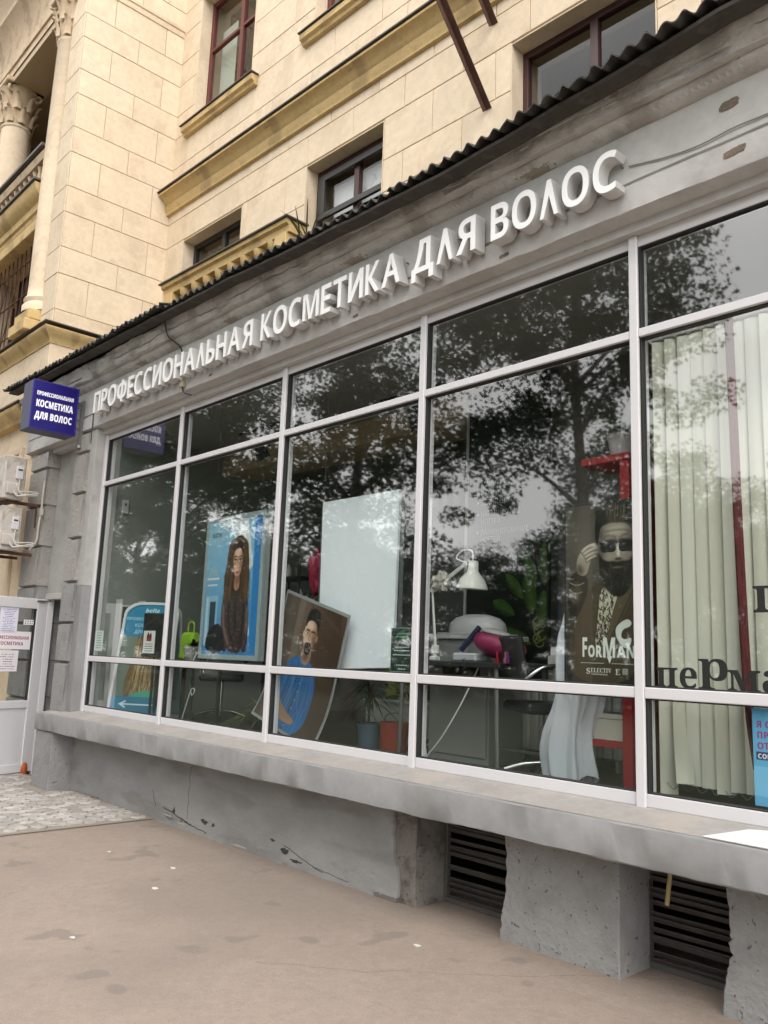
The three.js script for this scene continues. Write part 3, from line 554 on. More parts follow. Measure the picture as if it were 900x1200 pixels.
  {
    const b = part('loggia_balustrade', sweep([[0.0, 7.1], [0.0, 7.28], [0.13, 7.28], [0.16, 7.22], [0.13, 7.12]].map(([z, y]) => [z, y]), -16, -11.88, 2), M.stone, house);
    part('rail_cap', bx(-16, -11.87, 7.282, 7.33, -0.02, 0.2, 0.004), M.cap, b);
    const bg = lathe([[0.05, 0], [0.035, 0.04], [0.055, 0.12], [0.03, 0.28], [0.05, 0.34], [0.05, 0.36]], 10);
    for (let k = 0; k < 15; k++) { const o = part('baluster', bg, M.stone, b); o.position.set(-12.0 - k * 0.2, 6.76, 0.06); }
    part('loggia_floor', sweep([[-2.3, 6.3], [0.04, 6.3], [0.05, 6.36], [0.08, 6.38], [0.09, 6.48], [0.14, 6.52], [0.2, 6.6], [0.22, 6.7], [-2.3, 6.72]], -16, -11.9, 2), M.yellow, house);
    part('floor_flashing', bx(-16, -11.88, 6.722, 6.755, -0.3, 0.25, 0.003), M.cap, house);
  }
  {   // barred lower window
    const w = part('barred_window', merge([bx(-14.62, -11.9, 4.3, 6.3, -0.62, -0.58)]), plain(0.05, 0.05, 0.055, 0.7), house);
    part('window_head', bx(-16, -11.9, 6.12, 6.3, -0.5, ZF - 0.03, 0.01), M.yellow, w);
    for (let k = 0; k < 10; k++) part('mullion', bx(-14.2 + k * 0.26, -14.14 + k * 0.26, 4.3, 6.12, -0.57, -0.53), k % 3 ? plain(0.16, 0.15, 0.15, 0.6) : M.redFrame, w);
    for (let k = 0; k < 13; k++) part('bar', rod([-14.3 + k * 0.19, 4.3, -0.12], [-14.3 + k * 0.19, 6.1, -0.12], 0.011, 6), M.rust, w);
    for (let k = 0; k < 3; k++) part('bar', rod([-14.4, 4.75 + k * 0.55, -0.11], [-11.88, 4.75 + k * 0.55, -0.11], 0.011, 6), M.rust, w);
    for (let k = 0; k < 6; k++) part('bar', rod([-14.3 + k * 0.5, 4.35, -0.105], [-13.6 + k * 0.5, 5.9, -0.105], 0.008, 6), M.rust, w);
  }
}

// ---------------------------------------------------------------- sign letters over the window
const regular = await new FontLoader().loadAsync('fonts/droid/droid_sans_regular.typeface.json');
const bold = await new FontLoader().loadAsync('fonts/droid/droid_sans_bold.typeface.json');
const serifBold = await new FontLoader().loadAsync('fonts/droid/droid_serif_bold.typeface.json');
{
  const sign = thing('sign_lettering', 'raised white block letters naming professional hair cosmetics along grey fascia', 'sign');
  const cap = 0.238, size = cap / 0.98;
  const glyph = {};
  const make = (ch) => glyph[ch] ??= (() => {
    if (ch === 'Л') return { src: ch, w: 0.66, x0: 0, h: 0 };
    const src = ch;
    const g = new TextGeometry(src, { font: ch === 'М' ? bold : regular, size: 1, depth: 0.01, curveSegments: 6, bevelEnabled: true, bevelSize: 0.004, bevelOffset: ch === 'М' ? -0.012 : 0.028, bevelThickness: 0.01, bevelSegments: 1 }); g.computeBoundingBox();
    return { src, w: g.boundingBox.max.x - g.boundingBox.min.x, x0: g.boundingBox.min.x, h: g.boundingBox.max.y + 0.032 };
  })();
  const H = make('П').h;                                   // height of capitals at size 1
  const word = (text, xa, xb) => {
    const gaps = 0.13, ws = [...text].map((c) => make(c).w), tot = ws.reduce((a, b) => a + b, 0) + gaps * (text.length - 1), k = (xb - xa) / tot;
    let x = xa;
    [...text].forEach((c, i) => {
      const m = make(c), g = c === 'Л' ? new THREE.ExtrudeGeometry(shapeOf([[0, 0], [0.142, 0], [0.33, 0.6], [0.518, 0], [0.66, 0], [0.402, H], [0.258, H]].map(([x, y]) => [x, y - 0.032])), { depth: 0.94, bevelEnabled: true, bevelSize: 0.004, bevelOffset: -0.004, bevelThickness: 0.03, bevelSegments: 1 }) : new TextGeometry(m.src, { font: c === 'М' ? bold : regular, size: 1, depth: 0.94, curveSegments: 7, bevelEnabled: true, bevelSize: 0.004, bevelOffset: c === 'М' ? -0.012 : 0.028, bevelThickness: 0.03, bevelSegments: 1 });
      g.translate(-m.x0, 0.032, 0.03); g.scale(k, cap / H, 0.095); g.translate(x, 2.572, 0.172);
      const o = part('letter', uvm(g), [M.letter, M.letterSide], sign);
      const ns = part('stand_off', merge([rod([x + 0.03, 2.62, 0.14], [x + 0.03, 2.62, 0.18], 0.006, 6), rod([x + ws[i] * k - 0.03, 2.75, 0.14], [x + ws[i] * k - 0.03, 2.75, 0.18], 0.006, 6)]), M.steel, sign);
      x += (ws[i] + gaps) * k;
    });
  };
  word('ПРОФЕССИОНАЛЬНАЯ', -8.92, -5.775); word('КОСМЕТИКА', -5.655, -3.97); word('ДЛЯ', -3.855, -3.28); word('ВОЛОС', -3.155, -2.26);
  rebase(sign);
}
// canvas prints
function print(w, h, draw, soft = 0) { const cv = document.createElement('canvas'); cv.width = w; cv.height = h; const cx = cv.getContext('2d'); draw(cx, w, h); if (soft) { const k = document.createElement('canvas'); k.width = w; k.height = h; const q = k.getContext('2d'); q.filter = `blur(${soft}px)`; q.drawImage(cv, 0, 0); cx.setTransform(1, 0, 0, 1, 0, 0); cx.drawImage(k, 0, 0); } const t = new THREE.CanvasTexture(cv); t.colorSpace = THREE.SRGBColorSpace; t.magFilter = THREE.LinearFilter; return t; }
function txt(c, s, x, y, size, color, { font = 'sans-serif', weight = 'bold', sx = 1, align = 'left', skew = 0 } = {}) { c.save(); c.translate(x, y); c.transform(sx, 0, skew, 1, 0, 0); c.font = `${weight} ${size}px ${font}`; c.fillStyle = color; c.textAlign = align; c.fillText(s, 0, 0); c.restore(); }
const sheet = (w, h) => new THREE.PlaneGeometry(w, h);
// blue box sign on its bracket
{
  const b = thing('box_sign', 'dark blue box sign with white lettering on a bracket', 'sign', [-9.34, 2.375, 0.535]);
  part('case', bx(-0.28, -0.006, 0, 0.565, -0.265, 0.265, 0.008), plain(0.07, 0.07, 0.13, 0.5), b);
  const t = print(512, 540, (c, w, h) => {
    c.fillStyle = '#190e68'; c.fillRect(0, 0, w, h);
    const fitT = (s, y, size, x0, x1) => { c.font = `bold ${size}px sans-serif`; const m = c.measureText(s).width; txt(c, s, x0, y, size, '#f4f4fa', { sx: (x1 - x0) / m }); c.lineWidth = size * 0.05; c.save(); c.translate(x0, y); c.scale((x1 - x0) / m, 1); c.font = `bold ${size}px sans-serif`; c.strokeStyle = '#f4f4fa'; c.strokeText(s, 0, 0); c.restore(); };
    fitT('ПРОФЕССИОНАЛЬНАЯ', 158, 62, 36, 470); fitT('КОСМЕТИКА', 292, 110, 36, 470); fitT('ДЛЯ ВОЛОС', 430, 110, 36, 470);
  });
  const f = sheet(0.5, 0.535); f.rotateY(Math.PI / 2); f.translate(0.0015, 0.2825, 0); part('face', f, std({ map: t, roughness: 0.3 }), b);
  part('face_rim', merge([bx(-0.006, 0.004, 0, 0.015, -0.265, 0.265, 0.002), bx(-0.006, 0.004, 0.55, 0.565, -0.265, 0.265, 0.002), bx(-0.006, 0.004, 0.015, 0.55, -0.265, -0.25, 0.002), bx(-0.006, 0.004, 0.015, 0.55, 0.25, 0.265, 0.002)]), plain(0.02, 0.013, 0.2, 0.4), b);
  part('bracket', merge([bx(-0.12, -0.07, -0.12, 0.46, -0.385, -0.345, 0.003), bx(-0.11, -0.08, 0.36, 0.39, -0.345, -0.265, 0.003), bx(-0.11, -0.08, 0.1, 0.13, -0.345, -0.265, 0.003), rod([-0.095, 0.42, -0.365], [-0.095, 0.42, -0.3], 0.02), rod([-0.095, -0.1, -0.365], [-0.03, -0.1, -0.33], 0.018)]), M.steel, b);
}
// air conditioners
function airCon(label, y, z, x) {
  const o = thing('air_conditioner', label, 'air conditioner', [x, y, z], 0, 'air conditioners on the pilaster');
  const mt = M.acBody ??= plaster([0.52, 0.48, 0.43], { tile: 0.7, vary: 0.2, dirt: [0.3, 0.24, 0.18], dirtAmt: 0.6, bump: 0.0006, rough: 0.5 });
  part('casing', bx(-0.78, 0, 0, 0.55, -0.13, 0.13, 0.014), mt, o);
  part('service_cover', bx(0.001, 0.03, 0.26, 0.42, -0.09, 0.0, 0.008), M.white, o);
  part('cover_slot', bx(0.0305, 0.034, 0.365, 0.385, -0.07, -0.02, 0.001), M.black, o);
  part('lower_cover', bx(0.001, 0.045, 0.06, 0.2, -0.06, 0.1, 0.01), mt, o);
  part('fan_grille', (() => { const l = []; for (let k = 1; k < 8; k++) { const g = new THREE.TorusGeometry(0.03 * k, 0.0035, 6, 28); g.translate(-0.46, 0.275, 0.137); l.push(uvm(g)); } for (let k = 0; k < 6; k++) { const a = k * Math.PI / 6; l.push(rod([-0.46 - Math.cos(a) * 0.22, 0.275 - Math.sin(a) * 0.22, 0.141], [-0.46 + Math.cos(a) * 0.22, 0.275 + Math.sin(a) * 0.22, 0.141], 0.003, 6)); } return merge(l); })(), M.wire, o);
  part('pipe', merge([tube([[0.03, 0.26, -0.05], [0.05, 0.16, -0.04], [0.07, 0.1, -0.05], [0.12, 0.1, -0.14], [0.13, 0.11, -0.24]], 0.008), tube([[0.03, 0.2, -0.01], [0.06, 0.12, -0.03], [0.09, 0.06, -0.07], [0.13, 0.08, -0.2], [0.13, 0.1, -0.26]], 0.01), tube([[0.045, 0.1, 0.02], [0.08, 0.04, -0.02], [0.1, 0.05, -0.1], [0.13, 0.07, -0.25]], 0.012)]), plain(0.5, 0.48, 0.44, 0.6), o);
  part('bracket', merge([bx(-0.12, -0.08, -0.04, -0.002, -0.35, 0.12, 0.003), bx(-0.7, -0.66, -0.04, -0.002, -0.35, 0.12, 0.003), bx(-0.12, -0.08, -0.3, -0.04, -0.36, -0.33, 0.003), bx(-0.8, 0.02, -0.03, -0.003, 0.1, 0.125, 0.002)]), M.rust, o);
}
airCon('weathered beige air conditioner mounted above its twin beside blue box sign', 1.75, 0.46, -10.6);
airCon('weathered beige air conditioner right above the white door', 1.12, 0.44, -10.62);
solo('conduit', 'pale hose running down the grey pilaster beside the air conditioners', 'pipe', merge([tube([[-10.47, 2.02, 0.14], [-10.47, 1.85, 0.145], [-10.49, 1.6, 0.14], [-10.5, 1.45, 0.15], [-10.53, 1.25, 0.15], [-10.58, 1.15, 0.2]], 0.014), bx(-10.5, -10.45, 1.58, 1.66, 0.125, 0.16)]), plain(0.5, 0.46, 0.4, 0.7));
// cables on the fascia
solo('cable', 'thin grey cable sagging across the fascia beyond the last letter', 'cable', tube([[-2.25, 2.74, 0.162], [-2.05, 2.7, 0.162], [-1.85, 2.68, 0.163], [-1.65, 2.695, 0.163], [-1.45, 2.69, 0.162], [-1.2, 2.7, 0.162], [-0.6, 2.7, 0.162]], 0.004, 50, 6), plain(0.25, 0.24, 0.23, 0.8));
solo('cable', 'dark cable hanging from the roof edge down past the raised letters', 'cable', tube([[-7.25, 3.17, 0.335], [-7.22, 3.02, 0.3], [-7.2, 2.98, 0.245], [-7.18, 2.92, 0.17], [-7.15, 2.7, 0.166], [-7.12, 2.58, 0.166], [-7.1, 2.52, 0.17], [-7.05, 2.44, 0.17], [-7.0, 2.42, 0.12]], 0.007, 60, 6), M.wire);
{ const o = thing('junction_box', 'small yellowed junction box below the raised letters', 'junction box', [-7.08, 2.5, 0.161]); part('body', bx(-0.03, 0.03, 0, 0.085, 0, 0.04, 0.005), plain(0.42, 0.37, 0.26, 0.6), o); part('lid', bx(-0.032, 0.032, 0.055, 0.088, 0.041, 0.048, 0.002), plain(0.46, 0.41, 0.3, 0.6), o); }
solo('cable', 'short black cable hanging from the box sign bracket', 'cable', tube([[-9.12, 2.85, 0.165], [-9.13, 2.7, 0.17], [-9.12, 2.5, 0.17], [-9.13, 2.28, 0.165]], 0.006, 20, 6), M.wire);
// papers on the door (plane of the leaf)
{
  const b = 15 * Math.PI / 180, dirx = Math.sin(b), dirz = Math.cos(b);
  const paper = (name, label, s0, s1, y0, y1, draw, cat = 'notice', off = 0.0125) => {
    const w = s1 - s0, h = y1 - y0, s = (s0 + s1) / 2, t = print(256, Math.round(256 * h / w), draw);
    const o = thing(name, label, cat, [-10.47 + dirx * s + dirz * off, y0, -0.04 + dirz * s - dirx * off], Math.PI / 2 + b);
    o.rotation.y = Math.atan2(dirz, -dirx);
    const g = sheet(w, h); g.translate(0, h / 2, 0); part('sheet', g, std({ map: t, roughness: 0.7, side: THREE.DoubleSide }), o);
  };
  const lines = (c, w, y0, y1, step, col, x0 = 20) => { c.fillStyle = col; for (let y = y0; y < y1; y += step) { const l = rr(0.4, 0.9) * (w - 2 * x0); for (let x = 0; x < l; x += rr(10, 26)) c.fillRect(x0 + x + (w - 2 * x0 - l) / 2, y, rr(6, 18), step * 0.32); } };
  paper('paper_notice', 'white printed sheet highest on the white door', 0.38, 0.62, 0.12, 0.425, (c, w, h) => { c.fillStyle = '#e4e2f2'; c.fillRect(0, 0, w, h); lines(c, w, 30, h - 30, 22, '#6a6a9a'); });
  paper('door_sign', 'white sheet with red lettering on the white door', 0.18, 0.72, -0.07, 0.14, (c, w, h) => { c.fillStyle = '#e9e6ea'; c.fillRect(0, 0, w, h); const T = (s, y) => { c.font = 'bold 26px sans-serif'; const m = c.measureText(s).width; txt(c, s, 12, y, 26, '#8c2440', { sx: Math.min(1, (w - 24) / m) }); }; T('ПРОФЕССИОНАЛЬНАЯ', h * 0.45); T('      КОСМЕТИКА', h * 0.78); }, 'sign');
  paper('paper_notice', 'white printed sheet under the red lettered sheet on door', 0.325, 0.6, -0.33, -0.085, (c, w, h) => { c.fillStyle = '#e6e0e6'; c.fillRect(0, 0, w, h); lines(c, w, 40, h - 24, 26, '#8a7c86'); });
  paper('door_sticker', 'small white sticker with black pictograms on door glass', 0.165, 0.3, 0.225, 0.285, (c, w, h) => { c.fillStyle = '#e8e8e8'; c.fillRect(0, 0, w, h); c.fillStyle = '#333'; for (const x of [40, 100, 160, 210]) for (const y of [0.2, 0.6]) c.fillRect(x, h * y, 24, h * 0.2); }, 'sticker');
  const ol = thing('door_stop', 'orange rubber door stop at the foot of the door', 'door stop', [-10.44, GROUND + 0.012, 0.05]);
  part('body', lathe([[0.0, 0], [0.045, 0.003], [0.05, 0.05], [0.046, 0.11], [0.03, 0.135], [0, 0.14]], 16), plain(0.42, 0.09, 0.025, 0.6), ol); part('loop', tube([[0, 0.13, 0], [0.006, 0.19, 0.0], [-0.004, 0.25, 0]], 0.006, 12, 6), M.steel, ol);
}

// ---------------------------------------------------------------- salon behind the glass
structure('interior_floor', bx(-9.1, XR, FLOOR - 0.1, FLOOR, -4.2, -0.11), M.roomFloor);
structure('interior_left_wall', bx(-9.3, -9.068, FLOOR - 0.1, 2.55, -4.2, -0.102), M.room);
structure('interior_back_wall', bx(-9.1, XR, FLOOR, 2.55, -4.3, -4.2), M.room);
structure('interior_right_wall', bx(XR, XR + 0.15, GROUND, 3.0, -4.2, 0.1), M.room);
structure('interior_ceiling', bx(-9.1, XR, 2.45, 2.55, -4.2, -0.131), plain(0.3, 0.3, 0.29, 0.9));
// a partition with a dark printed board
structure('partition_wall', merge([bx(-4.0, -3.2, FLOOR, 2.44, -1.75, -1.63), bx(-6.4, -4.86, FLOOR, 2.44, -2.6, -2.5)]), plain(0.13, 0.13, 0.122, 0.9));
{
  const t = print(512, 1536, (c, w, h) => {
    c.fillStyle = '#10140f'; c.fillRect(0, 0, w, h);
    const L = ['МАНИКЮР', 'ПЕДИКЮР', 'ДЕПИЛЯЦИЯ', 'НАРАЩИВАНИЕ', 'НОГТЕЙ', 'ЛАМИНИРОВАНИЕ', 'НОГТЕЙ'], Y = [560, 610, 658, 722, 762, 818, 858];
    L.forEach((s, i) => { if (s !== 'НОГТЕЙ') { c.fillStyle = '#9fae9a'; c.beginPath(); c.arc(66, Y[i] - 14, 9, 0, 7); c.fill(); } txt(c, s, 86, Y[i], 40, '#8f9a8c', { weight: 'normal', sx: 0.9 }); });
    for (const [x, y, l, wd, a, hue] of [[440, 1000, 190, 60, -0.3, 95], [370, 1040, 170, 52, -0.7, 92], [500, 980, 220, 60, 0.0, 90], [320, 1120, 160, 56, -1.1, 96], [350, 1220, 170, 60, -1.5, 94], [430, 1120, 210, 66, -0.2, 88], [420, 1260, 160, 50, -1.2, 90], [480, 1180, 180, 60, 0.1, 94]]) {
      c.save(); c.translate(x, y + 120); c.rotate(a); const g = c.createLinearGradient(-wd / 2, 0, wd / 2, 0); g.addColorStop(0, `hsl(${hue},45%,16%)`); g.addColorStop(0.5, `hsl(${hue},45%,27%)`); g.addColorStop(1, `hsl(${hue},45%,22%)`); c.fillStyle = g;
      c.beginPath(); c.moveTo(0, 0); c.bezierCurveTo(-wd, -l * 0.3, -wd * 0.7, -l * 0.9, 0, -l); c.bezierCurveTo(wd * 0.7, -l * 0.9, wd, -l * 0.3, 0, 0); c.fill(); c.strokeStyle = '#5a4a20'; c.lineWidth = 2; c.beginPath(); c.moveTo(0, 0); c.lineTo(0, -l * 0.8); c.stroke(); c.restore();
    }
    c.strokeStyle = '#6f7a38'; c.lineWidth = 7; for (let k = 0; k < 9; k++) { c.beginPath(); c.arc(470 + rr(-30, 20), 1330 + rr(-60, 60), rr(14, 26), 0, 5); c.stroke(); }
  });
  const o = thing('price_board', 'tall dark board listing nail services above printed green petals', 'board', [-4.43, FLOOR, -1.5]);
  part('board', bx(-0.43, 0.43, 0, 3.18, -0.05, 0, 0.004), M.black, o);
  const g = sheet(0.84, 2.52); g.translate(0, 1.9, 0.0015); part('printed_face', g, std({ map: t, roughness: 0.45 }), o);
  part('edge_strip', bx(-0.455, -0.431, 0, 3.18, -0.05, 0.01, 0.002), plain(0.5, 0.5, 0.48, 0.5), o);
}

function frameOf(o, w, h, fw, depth, m, name = 'frame') { return part(name, merge([bx(-w / 2, -w / 2 + fw, 0, h, -depth, 0.004, 0.002), bx(w / 2 - fw, w / 2, 0, h, -depth, 0.004, 0.002), bx(-w / 2 + fw, w / 2 - fw, 0, fw, -depth, 0.004, 0.002), bx(-w / 2 + fw, w / 2 - fw, h - fw, h, -depth, 0.004, 0.002), bx(-w / 2 + fw * 0.5, w / 2 - fw * 0.5, fw * 0.5, h - fw * 0.5, -depth, -0.003, 0.001)]), m, o); }
const hair = (c, x, y, n, sx, sy, len, cols, bend, wd = 2) => { for (let k = 0; k < n; k++) { const a = x + rr(-sx, sx), b = y + rr(-sy, sy), l = len * rr(0.6, 1.1), s = rr(-1, 1) * bend; c.strokeStyle = cols[Math.floor(rnd() * cols.length)]; c.lineWidth = rr(0.6, wd); c.beginPath(); c.moveTo(a, b); c.bezierCurveTo(a + s, b + l * 0.33, a - s, b + l * 0.66, a + s * rr(0.2, 1.4), b + l); c.stroke(); } };
const blob = (c, pts, fill) => { c.fillStyle = fill; c.beginPath(); const n = pts.length; for (let i = 0; i < n; i++) { const a = pts[i], b = pts[(i + 1) % n], m = [(a[0] + b[0]) / 2, (a[1] + b[1]) / 2]; if (!i) { const z = pts[n - 1]; c.moveTo((z[0] + a[0]) / 2, (z[1] + a[1]) / 2); } c.quadraticCurveTo(a[0], a[1], m[0], m[1]); } c.closePath(); c.fill(); };
const oval = (c, x, y, a, b, fill, rot = 0) => { c.fillStyle = fill; c.beginPath(); c.ellipse(x, y, a, b, rot, 0, 7); c.fill(); };
// woman poster
{
  const t = print(640, 920, (c, w, h) => {
    const bg = c.createLinearGradient(0, 0, 0, h); bg.addColorStop(0, '#9cc7dc'); bg.addColorStop(0.5, '#6fa9cf'); bg.addColorStop(1, '#3f86bf'); c.fillStyle = bg; c.fillRect(0, 0, w, h);
    c.fillStyle = '#d5dfe4'; c.beginPath(); c.moveTo(120, 0); c.lineTo(470, 0); c.lineTo(560, 330); c.lineTo(430, 420); c.lineTo(300, 60); c.fill();
    c.fillStyle = '#c2d3dc'; for (let k = 0; k < 7; k++) c.fillRect(110 + k * 34, 20 + k * 16, 90, 6);
    c.fillStyle = '#8fb6c6'; c.beginPath(); c.moveTo(20, 390); c.lineTo(90, 290); c.lineTo(170, 385); c.fill(); c.fillStyle = '#dfe6e4'; c.fillRect(20, 395, 150, 14); c.fillRect(30, 440, 120, 10);
    c.fillStyle = '#8dbbd2'; c.fillRect(20, 520, 150, 330); c.fillStyle = '#b9d4df'; c.fillRect(30, 530, 26, 330); c.fillStyle = '#27404f'; c.fillRect(76, 560, 70, 220); c.fillStyle = '#4f91c4'; c.fillRect(450, 560, 120, 300);
    c.fillStyle = '#cfe0ea'; c.beginPath(); c.moveTo(430, 720); c.lineTo(520, 620); c.lineTo(560, 780); c.lineTo(440, 900); c.fill();
    c.fillStyle = '#2f80c2'; c.fillRect(556, 0, 84, h); c.fillStyle = '#3e8fce'; c.fillRect(556, 0, 10, h);
    txt(c, 'SELECTIVE', 50, 112, 38, '#3d3a33', { sx: 0.62 });
    const cols = ['#2c1a12', '#3a2418', '#1d110c', '#4d3220', '#6b4a2e', '#231610'];
    blob(c, [[330, 130], [420, 110], [490, 190], [510, 330], [520, 470], [480, 640], [380, 680], [270, 640], [230, 470], [240, 330], [290, 230]], '#2a1a12');
    // dress and arms
    blob(c, [[270, 460], [360, 500], [450, 470], [500, 540], [510, 760], [470, 900], [400, 915], [330, 780], [300, 915], [250, 880], [230, 700], [240, 540]], '#3a2c2a');
    blob(c, [[250, 480], [225, 560], [215, 720], [300, 880], [400, 910], [420, 880], [340, 800], [290, 700], [300, 560]], '#4a2f2b');
    blob(c, [[470, 500], [510, 590], [500, 740], [470, 880], [520, 905], [545, 860], [540, 640], [520, 540]], '#3b2b30');
    const dots = ['#6d332e', '#274c4a', '#5d5850', '#1e1a1c', '#a05a4a', '#3d6690', '#b0a898', '#6a3a34', '#2a6a50', '#2a2426', '#8d867a'];
    for (let k = 0; k < 3600; k++) { const y = rr(520, 900), x = rr(220, 540); const inA = x < 300 + (y - 520) * 0.33 && x > 222 + Math.max(0, y - 720) * 0.5, inB = x > 470 + (y > 800 ? -10 : 0) && x < 540, inT = x > 270 && x < 500 && y < 790; if (!(inA || inB || inT)) continue; c.fillStyle = dots[Math.floor(rnd() * dots.length)]; c.globalAlpha = 0.8; c.fillRect(x, y, rr(2, 5), rr(2, 5)); } c.globalAlpha = 1;
    c.filter = 'blur(9px)'; c.strokeStyle = '#1c1416'; c.lineWidth = 16; c.beginPath(); c.moveTo(305, 560); c.bezierCurveTo(290, 680, 330, 780, 400, 880); c.moveTo(474, 560); c.bezierCurveTo(486, 700, 470, 800, 462, 880); c.moveTo(380, 560); c.lineTo(392, 760); c.stroke(); c.strokeStyle = '#b9a294'; c.lineWidth = 9; c.beginPath(); c.moveTo(246, 580); c.bezierCurveTo(236, 680, 262, 770, 330, 850); c.moveTo(522, 600); c.lineTo(520, 780); c.stroke(); c.filter = 'none';
    blob(c, [[60, 760], [180, 700], [250, 740], [290, 880], [200, 915], [40, 900]], '#16191d');
    // face
    const sk = c.createLinearGradient(300, 0, 450, 0); sk.addColorStop(0, '#b98a6e'); sk.addColorStop(0.45, '#dcb496'); sk.addColorStop(1, '#8f6650');
    blob(c, [[340, 215], [400, 200], [440, 250], [438, 320], [415, 385], [378, 415], [345, 385], [325, 320], [325, 250]], sk);
    blob(c, [[350, 390], [410, 380], [420, 470], [380, 500], [345, 470]], '#a97b60');
    const soft = (px, f) => { c.filter = `blur(${px}px)`; f(); c.filter = 'none'; };
    soft(14, () => { blob(c, [[320, 230], [345, 240], [348, 340], [365, 410], [335, 390], [318, 310]], '#8a5f49'); blob(c, [[420, 240], [445, 250], [440, 340], [405, 410], [418, 330]], '#7d5543'); blob(c, [[355, 225], [400, 215], [420, 240], [390, 262], [352, 258]], '#efcdb2'); blob(c, [[350, 320], [368, 315], [366, 345], [350, 345]], '#e6b79c'); blob(c, [[330, 276], [430, 276], [430, 300], [330, 300]], '#a87a62'); blob(c, [[345, 400], [420, 400], [410, 440], [350, 440]], '#7a5340'); });
    for (const [x, s] of [[352, 1], [408, 1]]) { oval(c, x, 290, 17, 8, '#efe6de'); oval(c, x + 2, 290, 7, 7, '#3c3a30'); c.strokeStyle = '#17100c'; c.lineWidth = 5; c.beginPath(); c.moveTo(x - 20, 288); c.quadraticCurveTo(x, 274, x + 20, 286); c.stroke(); c.strokeStyle = '#2a1a12'; c.lineWidth = 5; c.beginPath(); c.moveTo(x - 22, 268); c.quadraticCurveTo(x, 254, x + 22, 264); c.stroke(); }
    c.strokeStyle = '#a0745a'; c.lineWidth = 4; c.beginPath(); c.moveTo(378, 290); c.lineTo(370, 336); c.quadraticCurveTo(380, 344, 392, 336); c.stroke();
    blob(c, [[352, 366], [372, 360], [382, 363], [394, 360], [410, 366], [384, 382]], '#a24a48');
    const fine = ['#2c1a12', '#3a2418', '#23150e', '#4a2f1e', '#5d3f28', '#6f5034', '#372216'];
    for (let k = 0; k < 900; k++) { const sd = k % 2 ? 1 : -1, u = rnd(), x1 = 382 + sd * lerp(64, 116, u), y1 = rr(210, 300), x2 = 382 + sd * lerp(58, 138, u) + rr(-8, 8), y2 = rr(430, 590) - 40 * u; c.strokeStyle = y2 > 480 && rnd() < 0.4 ? '#8a6438' : fine[Math.floor(rnd() * fine.length)]; c.lineWidth = rr(1, 2.6); c.globalAlpha = 0.7; c.beginPath(); c.moveTo(384 + sd * rr(0, 6), 138 + rr(-4, 8)); c.bezierCurveTo(384 + sd * 50, 130 + 30 * (1 - u), x1, y1 - 70, x1, y1); c.bezierCurveTo(x1 + sd * rr(10, 30), y1 + 70, x2 - sd * rr(20, 44), y2 - 130, x2 + sd * rr(-14, 24), y2); c.stroke(); } c.globalAlpha = 1;
    soft(10, () => { c.globalAlpha = 0.5; c.strokeStyle = '#8a6444'; c.lineWidth = 12; c.beginPath(); c.moveTo(318, 220); c.bezierCurveTo(296, 320, 322, 400, 290, 520); c.moveTo(470, 230); c.bezierCurveTo(492, 320, 462, 420, 500, 520); c.moveTo(330, 170); c.quadraticCurveTo(350, 146, 380, 150); c.stroke(); c.strokeStyle = '#120a07'; c.lineWidth = 14; c.beginPath(); c.moveTo(300, 260); c.bezierCurveTo(270, 380, 310, 460, 270, 560); c.moveTo(446, 260); c.bezierCurveTo(470, 380, 440, 450, 462, 560); c.stroke(); c.globalAlpha = 1; });
  }, 2.2);
  const o = thing('woman_poster', 'hanging framed poster of a long haired woman in a sequined dress on blue', 'poster', [-6.73, -0.08, -0.3]);
  frameOf(o, 1.0, 1.36, 0.045, 0.035, plain(0.33, 0.4, 0.41, 0.4));
  const g = sheet(0.92, 1.28); g.translate(0, 0.68, 0.0); part('print', g, std({ map: t, roughness: 0.4 }), o);
  part('acrylic_backing', bx(0.505, 0.56, 0.0, 1.4, -0.03, -0.02, 0.001), plain(0.25, 0.27, 0.27, 0.2), o);
  for (const x of [-0.4, 0.4]) part('hanging_wire', rod([x, 1.36, -0.015], [x, 2.53, -0.015], 0.0015, 5), M.steel, o);
}
// white board
{
  const o = thing('light_box', 'tall blank white panel hanging on thin wires behind the glass', 'panel', [-4.97, -0.1, -0.32]);
  part('panel', plate([[-0.44, -0.02], [0.44, 0.02], [0.455, 1.36], [-0.47, 1.36]], -0.03, 0, [], 0.003), plain(0.82, 0.875, 0.93, 0.35), o);
  part('clear_edge', merge([bx(0.462, 0.5, 0, 1.4, -0.03, -0.02, 0.001), bx(-0.5, -0.475, 0.5, 1.37, -0.03, -0.02, 0.001)]), plain(0.1, 0.11, 0.11, 0.15), o);
  for (const x of [-0.485, 0.48]) part('hanging_wire', rod([x, 1.36, -0.025], [x, 2.55, -0.025], 0.0015, 5), M.steel, o);
}
